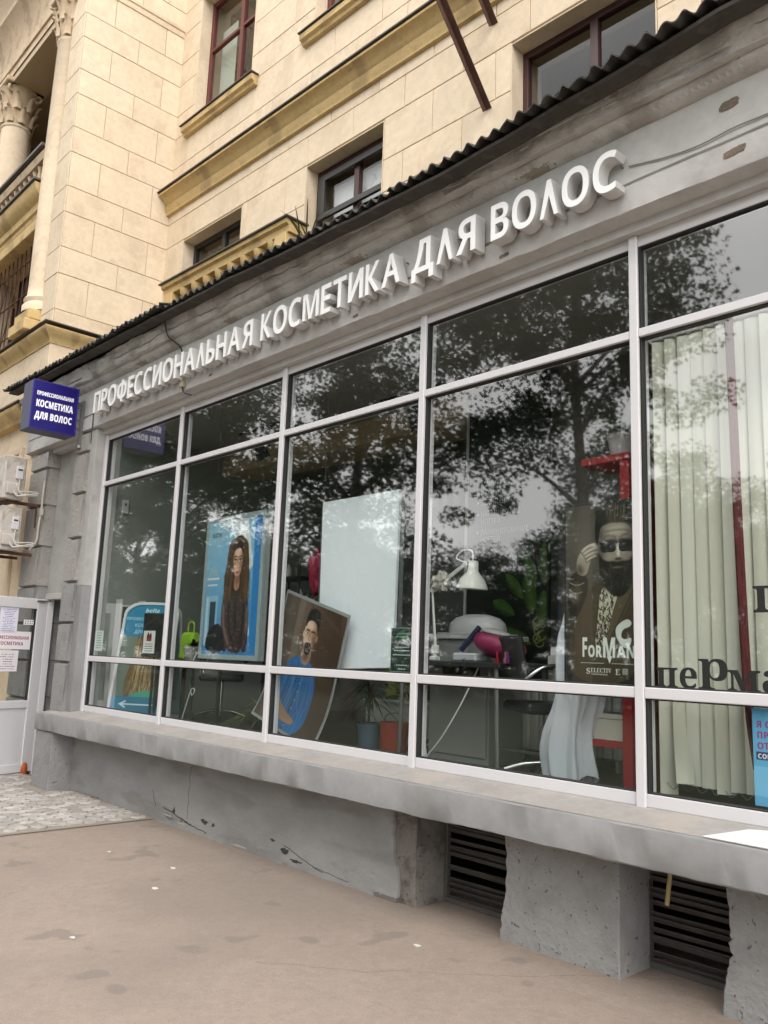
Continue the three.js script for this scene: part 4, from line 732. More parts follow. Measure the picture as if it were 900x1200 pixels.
// man poster, leaning and bent at the foot
{
  const t = print(720, 894, (c, w, h) => {
    const bg = c.createLinearGradient(0, 0, w, 0); bg.addColorStop(0, '#4d4138'); bg.addColorStop(0.35, '#6a5a4c'); bg.addColorStop(0.6, '#4a3526'); bg.addColorStop(1, '#3d2a1c'); c.fillStyle = bg; c.fillRect(0, 0, w, h);
    c.fillStyle = '#5c5148'; c.fillRect(60, 0, 90, h); c.fillStyle = '#776a5e'; c.fillRect(170, 0, 70, h); c.translate(128, -28); c.scale(0.85, 0.85);
    blob(c, [[60, 560], [180, 490], [260, 480], [360, 500], [440, 560], [490, 720], [500, 1120], [-40, 1120], [0, 720]], '#2f6aa6');
    for (let k = 0; k < 26; k++) { c.strokeStyle = k % 2 ? 'rgba(30,62,105,.55)' : 'rgba(96,150,205,.5)'; c.lineWidth = rr(4, 12); const x = rr(70, 450); c.beginPath(); c.moveTo(x, rr(520, 640)); c.bezierCurveTo(x + rr(-40, 40), 700, x + rr(-60, 60), 780, x + rr(-60, 60), rr(900, 1100)); c.stroke(); }
    c.fillStyle = '#1d4678'; c.fillRect(262, 520, 10, 600); for (let y = 560; y < 1100; y += 70) oval(c, 275, y, 6, 6, '#cfd6da');
    blob(c, [[-20, 860], [40, 800], [90, 900], [260, 960], [380, 980], [360, 1030], [180, 1030], [0, 980]], '#a98268');
    blob(c, [[215, 380], [330, 380], [345, 500], [275, 560], [205, 500]], '#a88672');
    const sk = c.createLinearGradient(180, 0, 360, 0); sk.addColorStop(0, '#d9bda9'); sk.addColorStop(0.5, '#caa78f'); sk.addColorStop(1, '#8d6a54');
    blob(c, [[200, 190], [280, 165], [350, 195], [362, 290], [345, 385], [290, 440], [240, 430], [200, 370], [185, 280]], sk);
    const soft = (px, f) => { c.filter = `blur(${px}px)`; f(); c.filter = 'none'; };
    soft(16, () => { blob(c, [[325, 230], [365, 240], [358, 360], [310, 440], [322, 350]], '#6e4f3d'); blob(c, [[215, 205], [290, 190], [320, 215], [280, 245], [215, 240]], '#ecd2bf'); blob(c, [[205, 310], [245, 305], [240, 350], [212, 350]], '#e0bda6'); blob(c, [[205, 262], [350, 262], [350, 290], [205, 290]], '#96725c'); blob(c, [[205, 370], [350, 370], [330, 450], [225, 450]], '#77594a'); blob(c, [[215, 450], [340, 440], [330, 500], [230, 500]], '#6a4c3c'); });
    oval(c, 368, 300, 12, 30, '#a57c64'); oval(c, 184, 300, 9, 28, '#d0aa92');
    blob(c, [[190, 230], [190, 130], [240, 70], [320, 65], [372, 110], [375, 240], [355, 235], [345, 185], [280, 160], [215, 185], [203, 235]], '#16120f'); hair(c, 280, 84, 140, 62, 8, 60, ['#16120f', '#241c17', '#0e0b09'], 14, 3);
    for (const x of [238, 310]) { oval(c, x, 282, 18, 8, '#e6ded6'); oval(c, x + 1, 282, 8, 8, '#2c2420'); c.strokeStyle = '#1a130e'; c.lineWidth = 9; c.beginPath(); c.moveTo(x - 25, 262); c.quadraticCurveTo(x, 250, x + 25, 260); c.stroke(); }
    c.strokeStyle = '#8d6850'; c.lineWidth = 5; c.beginPath(); c.moveTo(270, 280); c.lineTo(262, 335); c.quadraticCurveTo(276, 346, 292, 335); c.stroke();
    blob(c, [[236, 362], [275, 350], [314, 362], [322, 410], [300, 452], [270, 462], [240, 448], [228, 405]], '#221914'); oval(c, 275, 386, 22, 7, '#a0645a'); oval(c, 275, 405, 16, 9, '#b08a74');
    hair(c, 275, 380, 140, 38, 20, 40, ['#1c1410', '#2e221b'], 8, 2);
  }, 2.5);
  const W = 0.87, H = 1.09, curve = (y) => (y < 0.45 ? 0.1 * Math.pow((0.45 - y) / 0.45, 2) : 0);
  const o = thing('man_poster', 'tilted poster of a bearded man in a blue shirt leaning behind the glass', 'poster', [-5.235, FLOOR + 0.004, -0.255]);
  const bent = (w, h, m, dz) => { const g = new THREE.PlaneGeometry(w, h, 6, 40); g.translate(-W / 2, H / 2, 0); const p = g.attributes.position; for (let i = 0; i < p.count; i++) p.setZ(i, curve(p.getY(i)) + dz); g.rotateZ(-0.27); g.computeVertexNormals(); return g; };
  part('border', bent(W, H, 0, -0.004), plain(0.3, 0.32, 0.31, 0.4, { side: THREE.DoubleSide }), o); part('print', bent(W - 0.05, H - 0.05, 0, 0.002), std({ map: t, roughness: 0.42, side: THREE.DoubleSide }), o);
}
// bearded man poster with lettering
{
  const t = print(640, 1400, (c, w, h) => {
    c.fillStyle = '#3a3731'; c.fillRect(0, 0, w, h); const bg = c.createRadialGradient(150, 300, 40, 260, 500, 900); bg.addColorStop(0, '#5a564c'); bg.addColorStop(1, '#2c2a25'); c.fillStyle = bg; c.fillRect(0, 0, w, h);
    txt(c, 'hair', 24, 60, 22, '#6b675e', { weight: 'normal' });
    // jacket
    blob(c, [[20, 1400], [40, 980], [130, 760], [250, 640], [330, 620], [480, 640], [600, 620], [640, 640], [640, 1400]], '#4a4030');
    for (let k = 0; k < 2600; k++) { const x = rr(30, 640), y = rr(700, 1400); c.fillStyle = rnd() < 0.5 ? 'rgba(92,80,58,.35)' : 'rgba(36,30,22,.4)'; c.fillRect(x, y, 3, 3); }
    blob(c, [[300, 640], [460, 650], [440, 800], [330, 1120], [270, 1180], [250, 1000]], '#beb9a2');
    c.lineWidth = 7; for (let k = 0; k < 150; k++) { const y = rr(670, 1150), q = (y - 650) / 520, x0 = lerp(300, 262, q), x1 = lerp(455, 320, q), x = rr(x0, x1); c.strokeStyle = rnd() < 0.75 ? '#24231f' : '#8d8a78'; c.beginPath(); c.moveTo(x, y); c.bezierCurveTo(x + rr(-20, 20), y + 12, x + rr(-20, 20), y + 18, x + rr(-16, 16), y + 28); c.stroke(); }
    blob(c, [[480, 640], [600, 610], [560, 760], [420, 1000], [320, 1180], [400, 860]], '#5d523d'); blob(c, [[250, 650], [310, 640], [290, 800], [260, 1100], [215, 1120], [215, 800]], '#4d4433');
    c.strokeStyle = '#1c1812'; c.lineWidth = 6; c.beginPath(); c.moveTo(600, 640); c.lineTo(330, 1160); c.stroke(); c.beginPath(); c.moveTo(540, 960); c.lineTo(640, 940); c.stroke();
    const soft = (px, f) => { c.filter = `blur(${px}px)`; f(); c.filter = 'none'; };
    // sleeve and raised hand
    blob(c, [[25, 600], [80, 520], [190, 560], [205, 660], [165, 780], [90, 920], [30, 880], [15, 700]], '#26221b');
    soft(14, () => { blob(c, [[60, 620], [120, 600], [150, 700], [90, 820], [50, 760]], '#4a4234'); });
    c.strokeStyle = '#93876d'; c.lineWidth = 8; c.beginPath(); c.moveTo(34, 610); c.quadraticCurveTo(95, 660, 165, 618); c.stroke(); c.lineWidth = 6; c.beginPath(); c.moveTo(28, 668); c.quadraticCurveTo(80, 722, 150, 690); c.stroke();
    blob(c, [[92, 470], [118, 390], [175, 345], [215, 350], [232, 400], [220, 460], [185, 570], [110, 560]], '#968e7e');
    soft(16, () => { blob(c, [[95, 480], [130, 470], [170, 540], [120, 570]], '#3f3a31'); blob(c, [[130, 390], [190, 360], [200, 400], [150, 430]], '#c9c1b0'); });
    for (const [x0, y0, x1, y1, x2, y2, wd] of [[150, 372, 205, 318, 300, 330, 30], [165, 395, 230, 350, 312, 356, 28], [178, 420, 230, 388, 300, 384, 26], [190, 448, 225, 425, 268, 414, 22]]) { c.lineCap = 'round'; c.strokeStyle = '#4a443a'; c.lineWidth = wd + 5; c.beginPath(); c.moveTo(x0, y0); c.quadraticCurveTo(x1, y1, x2, y2); c.stroke(); c.strokeStyle = '#a9a190'; c.lineWidth = wd - 3; c.beginPath(); c.moveTo(x0, y0 - 2); c.quadraticCurveTo(x1, y1 - 2, x2, y2 - 2); c.stroke(); soft(4, () => { c.strokeStyle = '#d3cbba'; c.lineWidth = wd * 0.3; c.beginPath(); c.moveTo(x0 + 10, y0 - 9); c.quadraticCurveTo(x1, y1 - 9, x2 - 8, y2 - 8); c.stroke(); }); }
    // head
    blob(c, [[292, 200], [420, 150], [556, 185], [585, 300], [575, 430], [520, 530], [430, 560], [335, 490], [295, 390], [280, 290]], '#8b8375');
    soft(26, () => { blob(c, [[285, 190], [330, 180], [325, 330], [345, 470], [290, 440], [270, 300]], '#3a352d'); blob(c, [[545, 200], [600, 240], [590, 460], [545, 500], [560, 330]], '#37322b'); blob(c, [[360, 205], [450, 180], [530, 205], [520, 265], [440, 250], [365, 270]], '#c9c0af'); blob(c, [[345, 395], [405, 395], [415, 440], [360, 450]], '#b5ac9b'); blob(c, [[490, 395], [550, 395], [540, 440], [495, 440]], '#aaa190'); });
    soft(7, () => { c.strokeStyle = '#5a5348'; c.lineWidth = 9; c.beginPath(); c.moveTo(350, 232); c.quadraticCurveTo(440, 210, 545, 234); c.stroke(); c.beginPath(); c.moveTo(345, 268); c.quadraticCurveTo(400, 250, 436, 282); c.moveTo(466, 282); c.quadraticCurveTo(500, 252, 556, 268); c.stroke(); blob(c, [[335, 300], [430, 292], [452, 312], [470, 292], [570, 300], [570, 322], [335, 322]], '#2c2822'); });
    soft(5, () => { blob(c, [[440, 330], [470, 330], [498, 432], [480, 452], [430, 452], [412, 434]], '#9d9484'); blob(c, [[448, 340], [464, 340], [474, 430], [440, 430]], '#d8cfbe'); blob(c, [[415, 446], [440, 440], [470, 440], [497, 446], [455, 462]], '#3a342c'); });
    // quiff
    blob(c, [[266, 330], [256, 170], [285, 50], [360, -6], [470, -20], [570, 20], [606, 130], [598, 330], [578, 300], [572, 210], [545, 165], [430, 140], [320, 170], [298, 230], [290, 320]], '#12110e');
    for (let k = 0; k < 700; k++) { const u = rnd(), x = lerp(285, 590, u), top = rr(-20, 60) + 40 * Math.pow(2 * u - 1, 2), lit = u > 0.25 && u < 0.75 && rnd() < 0.45; c.strokeStyle = lit ? ['#8d7e63', '#6e624c', '#a3957a'][k % 3] : ['#14130f', '#2c2821', '#0d0c0a', '#3a3428'][k % 4]; c.globalAlpha = lit ? 0.55 : 0.8; c.lineWidth = rr(1, 2.6); c.beginPath(); c.moveTo(x + rr(-10, 10), rr(130, 172)); c.quadraticCurveTo(x + (u - 0.5) * 30, 90, x + (u - 0.5) * 70 + rr(-10, 14), top); c.stroke(); } c.globalAlpha = 1;
    // glasses
    for (const [x, w2] of [[312, 122], [466, 116]]) { const g = c.createLinearGradient(0, 316, 0, 386); g.addColorStop(0, '#070707'); g.addColorStop(1, '#34322e'); c.fillStyle = g; c.beginPath(); c.roundRect(x, 314, w2, 74, 26); c.fill(); c.strokeStyle = '#0a0a0a'; c.lineWidth = 7; c.stroke(); soft(5, () => { c.fillStyle = '#56534c'; c.fillRect(x + 18, 328, 34, 12); }); } c.fillStyle = '#0a0a0a'; c.fillRect(296, 312, 300, 13); c.fillRect(430, 318, 40, 12);
    // beard
    soft(6, () => blob(c, [[292, 390], [318, 440], [370, 470], [410, 462], [455, 474], [500, 462], [545, 470], [582, 430], [592, 400], [592, 540], [560, 660], [490, 735], [430, 740], [355, 690], [300, 570]], '#15130f'));
    soft(3, () => { oval(c, 455, 512, 44, 9, '#8a776b'); });
    for (let k = 0; k < 1100; k++) { const x = rr(300, 588), y = rr(455, 640), d = (x - 445) / 150; if (Math.abs(x - 455) < 48 && y > 494 && y < 528) continue; c.strokeStyle = ['#14120f', '#2b2720', '#4a4438', '#0b0a08', '#625a4a'][k % 5]; c.globalAlpha = 0.55; c.lineWidth = rr(0.8, 2); c.beginPath(); c.moveTo(x, y); c.quadraticCurveTo(x + rr(-8, 8), y + 30, x - d * 34 + rr(-10, 10), y + rr(45, 90)); c.stroke(); } c.globalAlpha = 1;
    // lettering
    const L = '#dfe6df';
    const word = (s, x0, x1, y, size) => { c.font = `bold ${size}px sans-serif`; const m = c.measureText(s).width; txt(c, s, x0, y, size, L, { sx: (x1 - x0) / m }); c.save(); c.translate(x0, y); c.scale((x1 - x0) / m, 1); c.strokeStyle = L; c.lineWidth = 5; c.strokeText(s, 0, 0); c.restore(); };
    word('F', 140, 192, 1195, 205); word('OR', 192, 310, 1195, 120); word('M', 312, 432, 1195, 205); word('AN', 436, 590, 1195, 120);
    c.fillStyle = L; c.beginPath(); c.moveTo(352, 1185); c.lineTo(376, 1245); c.lineTo(398, 1185); c.fill();
    blob(c, [[430, 960], [520, 900], [560, 930], [550, 965], [480, 985], [470, 1050], [510, 1060], [560, 1040], [545, 1110], [500, 1130], [450, 1080], [425, 1020]], L);
    c.fillRect(130, 1240, 200, 4); c.fillRect(390, 1240, 180, 4);
    txt(c, 'S', 178, 1325, 62, L, { font: 'serif', weight: 'bold' }); txt(c, 'ELECTIV', 216, 1312, 46, L, { font: 'serif', sx: 0.86 }); txt(c, 'E', 420, 1325, 62, L, { font: 'serif' }); c.fillStyle = '#9aa097'; c.fillRect(478, 1275, 46, 46); txt(c, 'PROFESSIONAL', 222, 1332, 16, L, { sx: 1.2 });
  }, 1.6);
  const o = thing('barber_poster', 'dark poster of a man in sunglasses touching his frames', 'poster', [-2.68, -0.12, -0.2]);
  part('backing', bx(-0.255, 0.27, 0, 1.06, -0.012, 0.0, 0.002), M.black, o); const g = sheet(0.5, 1.04); g.translate(0.008, 0.53, 0.0015); part('print', g, std({ map: t, roughness: 0.35 }), o);
  part('hook', merge([rod([-0.15, 1.05, -0.012], [-0.15, 1.38, -0.14], 0.0015, 6), rod([0.05, 1.05, -0.012], [0.05, 1.38, -0.14], 0.0015, 6)]), M.wire, o);
}
// pavement stand (A-board) kept indoors
{
  const t = print(420, 980, (c, w, h) => {
    c.fillStyle = '#1d7fa6'; c.fillRect(0, 0, w, h); c.fillStyle = '#b9c4bf'; c.fillRect(0, 300, w, 560);
    txt(c, 'bella', 210, 90, 46, '#e8f2f4', { align: 'center', skew: -0.2 }); txt(c, 'ПРОФЕССИОНАЛЬНАЯ', 210, 160, 38, '#d8ecf2', { align: 'center', weight: 'normal', sx: 0.95 }); txt(c, 'КОСМЕТИКА', 210, 216, 40, '#d8ecf2', { align: 'center', weight: 'normal' }); txt(c, 'ДЛЯ ВОЛОС', 210, 272, 40, '#d8ecf2', { align: 'center', weight: 'normal' });
    c.fillStyle = '#6e7c70'; c.fillRect(0, 300, w, 560); blob(c, [[180, 320], [300, 310], [350, 380], [340, 520], [390, 700], [360, 860], [120, 860], [80, 700], [130, 480]], '#6b5634');
    hair(c, 250, 330, 420, 110, 40, 480, ['#8b6f43', '#a98c5a', '#5c4527', '#c3a873', '#4a371f'], 50, 5); blob(c, [[150, 770], [300, 740], [400, 770], [400, 860], [120, 860]], '#3fa88c');
    c.fillStyle = '#1d7fa6'; c.fillRect(0, 800, w, 180); c.strokeStyle = '#e8f2f4'; c.lineWidth = 12; c.beginPath(); c.moveTo(330, 862); c.lineTo(90, 862); c.moveTo(130, 836); c.lineTo(88, 862); c.lineTo(130, 888); c.stroke();
  }, 1.5);
  const o = thing('pavement_stand', 'blue and white folding sign stand with arrow and long blond hair picture', 'sign', [-8.62, FLOOR, -0.52], 0.62);
  const W = 0.66, H = 1.28, arch = []; for (let k = 0; k <= 12; k++) { const a = Math.PI * k / 12; arch.push([Math.cos(a) * (W / 2 - 0.12) + Math.sign(Math.cos(a)) * 0.12 * (k === 6 ? 0 : 1), H - 0.14 + Math.sin(a) * 0.14]); }
  const outer = [[-W / 2, 0], [W / 2, 0], ...arch], inn = (s) => outer.map(([x, y]) => [x * s, (y - H / 2) * (1 - (1 - s) * 0.5) + H / 2]);
  const lean = (g, sgn) => { g.rotateX(sgn * -0.2); g.translate(0, 0, sgn * 0.26); return g; };
  part('front_frame', lean(plate(outer, -0.012, 0.012, [inn(0.9).reverse()], 0.004), 1), plain(0.66, 0.69, 0.7, 0.3), o);
  const pg = new THREE.ShapeGeometry(shapeOf(inn(0.91))), uv = pg.attributes.uv, p = pg.attributes.position; for (let i = 0; i < p.count; i++) uv.setXY(i, p.getX(i) / W + 0.5, p.getY(i) / H); lean(pg, 1); part('print', pg, std({ map: t, roughness: 0.4, side: THREE.DoubleSide }), o);
  part('rear_frame', lean(plate(outer, -0.012, 0.012, [inn(0.9).reverse()], 0.004), -1), plain(0.66, 0.69, 0.7, 0.3), o);
  const kb = lean(bx(-0.29, 0.29, 0.05, 1.15, -0.004, 0.004, 0.001), -1); part('rear_panel', kb, plain(0.2, 0.35, 0.4, 0.5), o);
}
// small papers on the glass
function sticker(name, label, x0, x1, y0, y1, draw, z = -0.035, cat = 'notice') {
  const w = x1 - x0, h = y1 - y0, t = print(256, Math.round(256 * h / w), draw), o = thing(name, label, cat, [(x0 + x1) / 2, y0, z]);
  const g = sheet(w, h); g.translate(0, h / 2, 0); part('sheet', g, std({ map: t, roughness: 0.6, side: THREE.DoubleSide }), o); return o;
}
sticker('glass_notice', 'dark green notice with pale lettering stuck to the glass', -4.25, -4.03, -0.1, 0.2, (c, w, h) => { c.fillStyle = '#0f2b24'; c.fillRect(0, 0, w, h); c.strokeStyle = '#7f948c'; c.lineWidth = 6; c.strokeRect(3, 3, w - 6, h - 6); c.fillStyle = '#3f8f5d'; c.fillRect(80, 40, 96, 14); c.fillRect(60, 66, 136, 10); c.fillStyle = '#c7d3cd'; for (const [x, y, l] of [[50, 150, 150], [40, 176, 176], [30, 210, 196], [70, 290, 120], [90, 320, 80]]) for (let k = 0; k < l; k += 18) c.fillRect(x + k, y, 12, 9); });
sticker('glass_notice', 'white sheet of opening hours stuck low inside the glass', -8.98, -8.78, -0.05, 0.17, (c, w, h) => { c.fillStyle = '#cdd8d2'; c.fillRect(0, 0, w, h); c.fillStyle = '#66706b'; for (let y = 30; y < h - 20; y += 34) c.fillRect(50, y, 150, 9); });
sticker('glass_notice', 'small white notice with red picture stuck to the glass', -7.86, -7.62, -0.05, 0.17, (c, w, h) => { c.fillStyle = '#d8ddd8'; c.fillRect(0, 0, w, h); c.fillStyle = '#a02c3c'; c.fillRect(70, 40, 110, 70); c.fillStyle = '#222'; c.fillRect(85, 20, 34, 60); c.fillRect(140, 24, 30, 50); c.fillStyle = '#777'; for (let y = 135; y < h - 15; y += 24) c.fillRect(40, y, 176, 8); });
sticker('glass_poster', 'light blue poster with pink lettering stuck low on the glass', -1.765, -1.2, -0.615, -0.175, (c, w, h) => { c.fillStyle = '#5fa9d3'; c.fillRect(0, 0, w, h); c.fillStyle = '#79b9de'; c.fillRect(0, h * 0.6, w, h * 0.3); for (const [s, y] of [['Я С', 0.2], ['ПР', 0.31], ['ОТ', 0.42]]) txt(c, s, 8, h * y, 20, '#a02b6b'); c.fillStyle = '#2b2a55'; c.fillRect(6, h * 0.45, 46, 16); txt(c, 'СОВ', 9, h * 0.52, 14, '#e9eef5'); }, -0.035, 'poster');
// lettering on the glass
{
  const o = thing('window_lettering', 'black serif letters stuck to the glass before the blinds', 'lettering');
  let x = -2.245; const lt = plain(0.012, 0.014, 0.012, 0.5);
  for (const [ch, s, gap] of [['п', 0.105, 0.012], ['е', 0.105, 0.008], ['р', 0.15, 0.008], ['м', 0.105, 0.01], ['а', 0.105, 0.01]]) {
    const g = new TextGeometry(ch, { font: serifBold, size: s * 1.28, depth: 0.003, curveSegments: 6, bevelEnabled: false }); g.computeBoundingBox(); const b = g.boundingBox;
    g.translate(-b.min.x, ch === 'р' ? -b.min.y - 0.0 : -b.min.y, 0); if (ch === 'р') g.scale(0.95, 0.72, 1); g.translate(x, -0.103, -0.0195); x += (b.max.x - b.min.x) * (ch === 'р' ? 0.95 : 1) + gap; part('letter', uvm(g), lt, o);
  }
  const g = new TextGeometry('п', { font: serifBold, size: 0.17, depth: 0.003, curveSegments: 6, bevelEnabled: false }); g.translate(-1.735, 0.27, -0.0195); part('letter', uvm(g), lt, o);
  rebase(o);
}
// vertical blinds
{
  const o = thing('vertical_blinds', 'cream vertical slat blinds hanging behind the right part of the window', 'blinds', [-2.37, -0.6, -0.27]);
  part('head_rail', bx(-0.02, 3.3, 2.46, 2.5, -0.03, 0.03, 0.004), M.white, o);
  const mats = [[0.67, 0.66, 0.56], [0.64, 0.63, 0.53], [0.7, 0.69, 0.6]].map((c) => std({ color: lin(...c), roughness: 0.85, side: THREE.DoubleSide }));
  for (let k = 0; k < 43; k++) {
    const w = 0.09, h = 2.46 + (k === 0 ? 0.05 : k === 1 ? -0.02 : rr(-0.012, 0.012)), g = new THREE.PlaneGeometry(w, h, 4, 12), p = g.attributes.position;
    for (let i = 0; i < p.count; i++) { const t = 0.5 - p.getY(i) / h; p.setZ(i, 0.012 * Math.cos(p.getX(i) / w * 3) + 0.01 * t * Math.sin(k * 2.1) + (k === 1 && t > 0.9 ? 0.06 * (t - 0.9) * 10 : 0)); }
    g.translate(0, -h / 2, 0); g.rotateY(0.5 + 0.25 * Math.sin(k * 1.7) + rr(-0.12, 0.12)); g.translate(0.05 + k * 0.077, 2.45, 0); g.computeVertexNormals();
    part('slat', uvm(g), mats[k % 3], o);
  }
  part('bead_chain', tube([...Array(43)].flatMap((_, k) => [[0.05 + k * 0.077, 0.0, 0.02], [0.088 + k * 0.077, -0.03, 0.025]]), 0.0018, 240, 4), M.steel, o);
}
{
  const pts = []; for (let k = 0; k <= 20; k++) { const a = k / 20 * 6.283; pts.push([0.036 * Math.cos(a) * (1 + 0.25 * Math.sin(a * 5)), 0.018 * Math.sin(a) * (1 + 0.3 * Math.cos(a * 4))]); }
  const path = new THREE.CatmullRomCurve3([[-1.87, 1.86, -0.17], [-1.86, 1.2, -0.165], [-1.85, 0.5, -0.16], [-1.83, -0.2, -0.16], [-1.8, -0.47, -0.16]].map(V));
  solo('ribbon_curtain', 'dark red string curtain strand hanging before the cream blinds', 'curtain', uvm(new THREE.ExtrudeGeometry(shapeOf(pts), { steps: 30, extrudePath: path })), plaster([0.16, 0.03, 0.035], { tile: 0.25, vary: 0.7, dirt: [0.05, 0.012, 0.014], dirtAmt: 0.6, bump: 0.006 }));
}
// desk with things on it
{
  const o = thing('manicure_desk', 'black topped manicure desk on slim legs behind the window', 'desk', [-4.05, FLOOR, -0.66]);
  part('desk_top', bx(-0.5, 0.5, 0.7, 0.735, -0.3, 0.3, 0.004), M.black, o); part('apron', bx(-0.46, -0.05, 0.58, 0.7, -0.26, 0.26, 0.003), plain(0.035, 0.028, 0.025, 0.5), o);
  for (const [x, z] of [[-0.46, -0.26], [0.46, -0.26], [-0.46, 0.26], [0.46, 0.26]]) part('leg', rod([x, 0, z], [x * 0.96, 0.7, z], 0.016, 10), M.steel, o);
  part('foot_bar', rod([-0.46, 0.12, -0.26], [0.46, 0.12, -0.26], 0.012), M.steel, o);
}
{
  const o = thing('desk_lamp', 'white jointed desk lamp clamped to the manicure desk', 'lamp', [-4.27, FLOOR + 0.736, -0.5]), m = plain(0.7, 0.7, 0.66, 0.35);
  part('clamp', merge([bx(-0.03, 0.03, 0, 0.03, -0.03, 0.03, 0.006), rod([0, 0.03, 0], [0, 0.09, 0], 0.014), bx(-0.022, 0.03, 0.05, 0.11, -0.016, 0.016, 0.004)]), m, o);
  part('lower_arm', merge([rod([-0.012, 0.09, -0.01], [-0.05, 0.5, -0.01], 0.008), rod([0.02, 0.09, 0.012], [-0.028, 0.5, 0.012], 0.008), rod([-0.05, 0.5, 0], [-0.02, 0.56, 0], 0.016)]), m, o);
  part('upper_arm', merge([rod([-0.03, 0.53, -0.012], [0.3, 0.72, -0.012], 0.008), rod([-0.02, 0.5, 0.012], [0.3, 0.69, 0.012], 0.008)]), m, o);
  const sh = part('lamp_shade', lathe([[0.0, 0.2], [0.025, 0.2], [0.035, 0.19], [0.038, 0.13], [0.05, 0.11], [0.085, 0.07], [0.108, 0.02], [0.112, 0], [0.104, 0.002], [0.08, 0.062], [0.03, 0.11], [0, 0.115]], 28), m, o); sh.position.set(0.345, 0.51, 0); sh.rotation.z = -0.06;
  part('cord', tube([[0.35, 0.71, 0], [0.34, 0.78, 0], [0.25, 0.79, 0], [0.2, 0.74, 0.01], [0.29, 0.7, 0.02]], 0.006, 24, 6), m, o);
  part('film_wrap', (() => { const g = new THREE.IcosahedronGeometry(0.055, 2), p = g.attributes.position; for (let i = 0; i < p.count; i++) { const s = 1 + 0.5 * Math.sin(p.getX(i) * 160 + p.getY(i) * 90) * Math.cos(p.getZ(i) * 130); p.setXYZ(i, p.getX(i) * s * 1.3 + 0.05, p.getY(i) * s * 1.2 + 0.57, p.getZ(i) * s); } g.computeVertexNormals(); return uvm(g); })(), plain(0.42, 0.4, 0.36, 0.3), o);
}
{
  const o = thing('nail_dryer', 'white domed nail dryer on a white cabinet beside the desk lamp', 'appliance', [-4.28, FLOOR + 0.95, -0.98]);
  part('dome', (() => { const g = lathe([[0.25, 0], [0.255, 0.03], [0.24, 0.08], [0.19, 0.12], [0.1, 0.145], [0, 0.15]], 28); g.scale(1, 1, 0.7); return g; })(), M.white, o); part('base', bx(-0.26, 0.26, -0.012, 0, -0.18, 0.18, 0.004), plain(0.6, 0.6, 0.58, 0.4), o);
  const s = thing('cabinet', 'white cabinet standing behind the manicure desk', 'cabinet', [-4.32, FLOOR, -1.02]); part('body', bx(-0.3, 0.3, 0, 0.9, -0.2, 0.2, 0.004), plain(0.3, 0.3, 0.29, 0.5), s); part('top', bx(-0.33, 0.33, 0.902, 0.936, -0.23, 0.23, 0.006), M.white, s); part('door', bx(-0.28, 0.28, 0.05, 0.86, 0.201, 0.215, 0.003), plain(0.3, 0.3, 0.29, 0.4), s);
}
{
  const o = thing('nail_drill', 'magenta appliance with dark cradle lying on the desk', 'appliance', [-3.8, FLOOR + 0.737, -0.6]);
  part('shell', (() => { const g = new THREE.SphereGeometry(0.5, 26, 16); g.scale(0.44, 0.19, 0.24); g.rotateZ(-0.22); g.translate(0.05, 0.12, 0); return uvm(g); })(), plain(0.24, 0.015, 0.075, 0.35), o);
  part('display', (() => { const g = new THREE.SphereGeometry(0.5, 20, 10); g.scale(0.25, 0.05, 0.13); g.rotateZ(-0.18); g.translate(0.04, 0.205, 0.03); return uvm(g); })(), plain(0.36, 0.36, 0.35, 0.4), o);
  part('cradle', merge([bx(-0.3, -0.08, 0, 0.06, -0.1, 0.1, 0.012), rod([-0.27, 0.05, 0.03], [-0.14, 0.22, 0.02], 0.02)]), plain(0.45, 0.46, 0.48, 0.4), o);
  part('handle', rod([-0.25, 0.08, 0.06], [-0.1, 0.24, 0.04], 0.022, 10), plain(0.02, 0.025, 0.06, 0.4), o);
  part('cord', tube([...Array(26)].map((_, k) => [0.0 + Math.cos(k * 1.6) * 0.012, 0.02 - k * 0.008, 0.31 + Math.sin(k * 1.6) * 0.012]), 0.003, 90, 5), M.wire, o);
}
// chairs
function officeChair(label, x, z, turn) {
  const o = thing('salon_chair', label, 'chair', [x, FLOOR, z], turn, 'black salon chairs with chrome arms');
  part('seat', bx(-0.24, 0.24, 0.42, 0.49, -0.24, 0.24, 0.025), M.black, o);
  part('backrest', (() => { const g = bx(-0.22, 0.22, 0.0, 0.3, -0.025, 0.025, 0.015); g.rotateX(-0.15); g.translate(0, 0.62, -0.25); return uvm(g); })(), M.black, o);
  for (const s of [-1, 1]) part('armrest', tube([[s * 0.22, 0.45, 0.18], [s * 0.27, 0.5, 0.22], [s * 0.28, 0.68, 0.2], [s * 0.28, 0.72, 0.12], [s * 0.28, 0.72, -0.15], [s * 0.26, 0.66, -0.24], [s * 0.2, 0.62, -0.27]], 0.013, 40, 8), M.chrome, o);
  part('column', rod([0, 0.08, 0], [0, 0.42, 0], 0.025, 12), M.chrome, o);
  for (let k = 0; k < 5; k++) { const a = k * 1.2566; part('base_leg', tube([[0, 0.1, 0], [Math.cos(a) * 0.16, 0.085, Math.sin(a) * 0.16], [Math.cos(a) * 0.29, 0.045, Math.sin(a) * 0.29]], 0.016, 10, 8), M.chrome, o); const c = part('castor', (() => { const g = new THREE.SphereGeometry(0.026, 10, 8); return uvm(g); })(), M.black, o); c.position.set(Math.cos(a) * 0.29, 0.026, Math.sin(a) * 0.29); }
}
officeChair('black chair with chrome arms pushed up to the manicure desk', -3.42, -0.72, 2.6);
officeChair('black chair with chrome arms behind the dark green notice', -4.78, -1.15, 0.5);
officeChair('black chair with chrome arms behind the folding sign stand', -8.2, -1.2, -0.6);
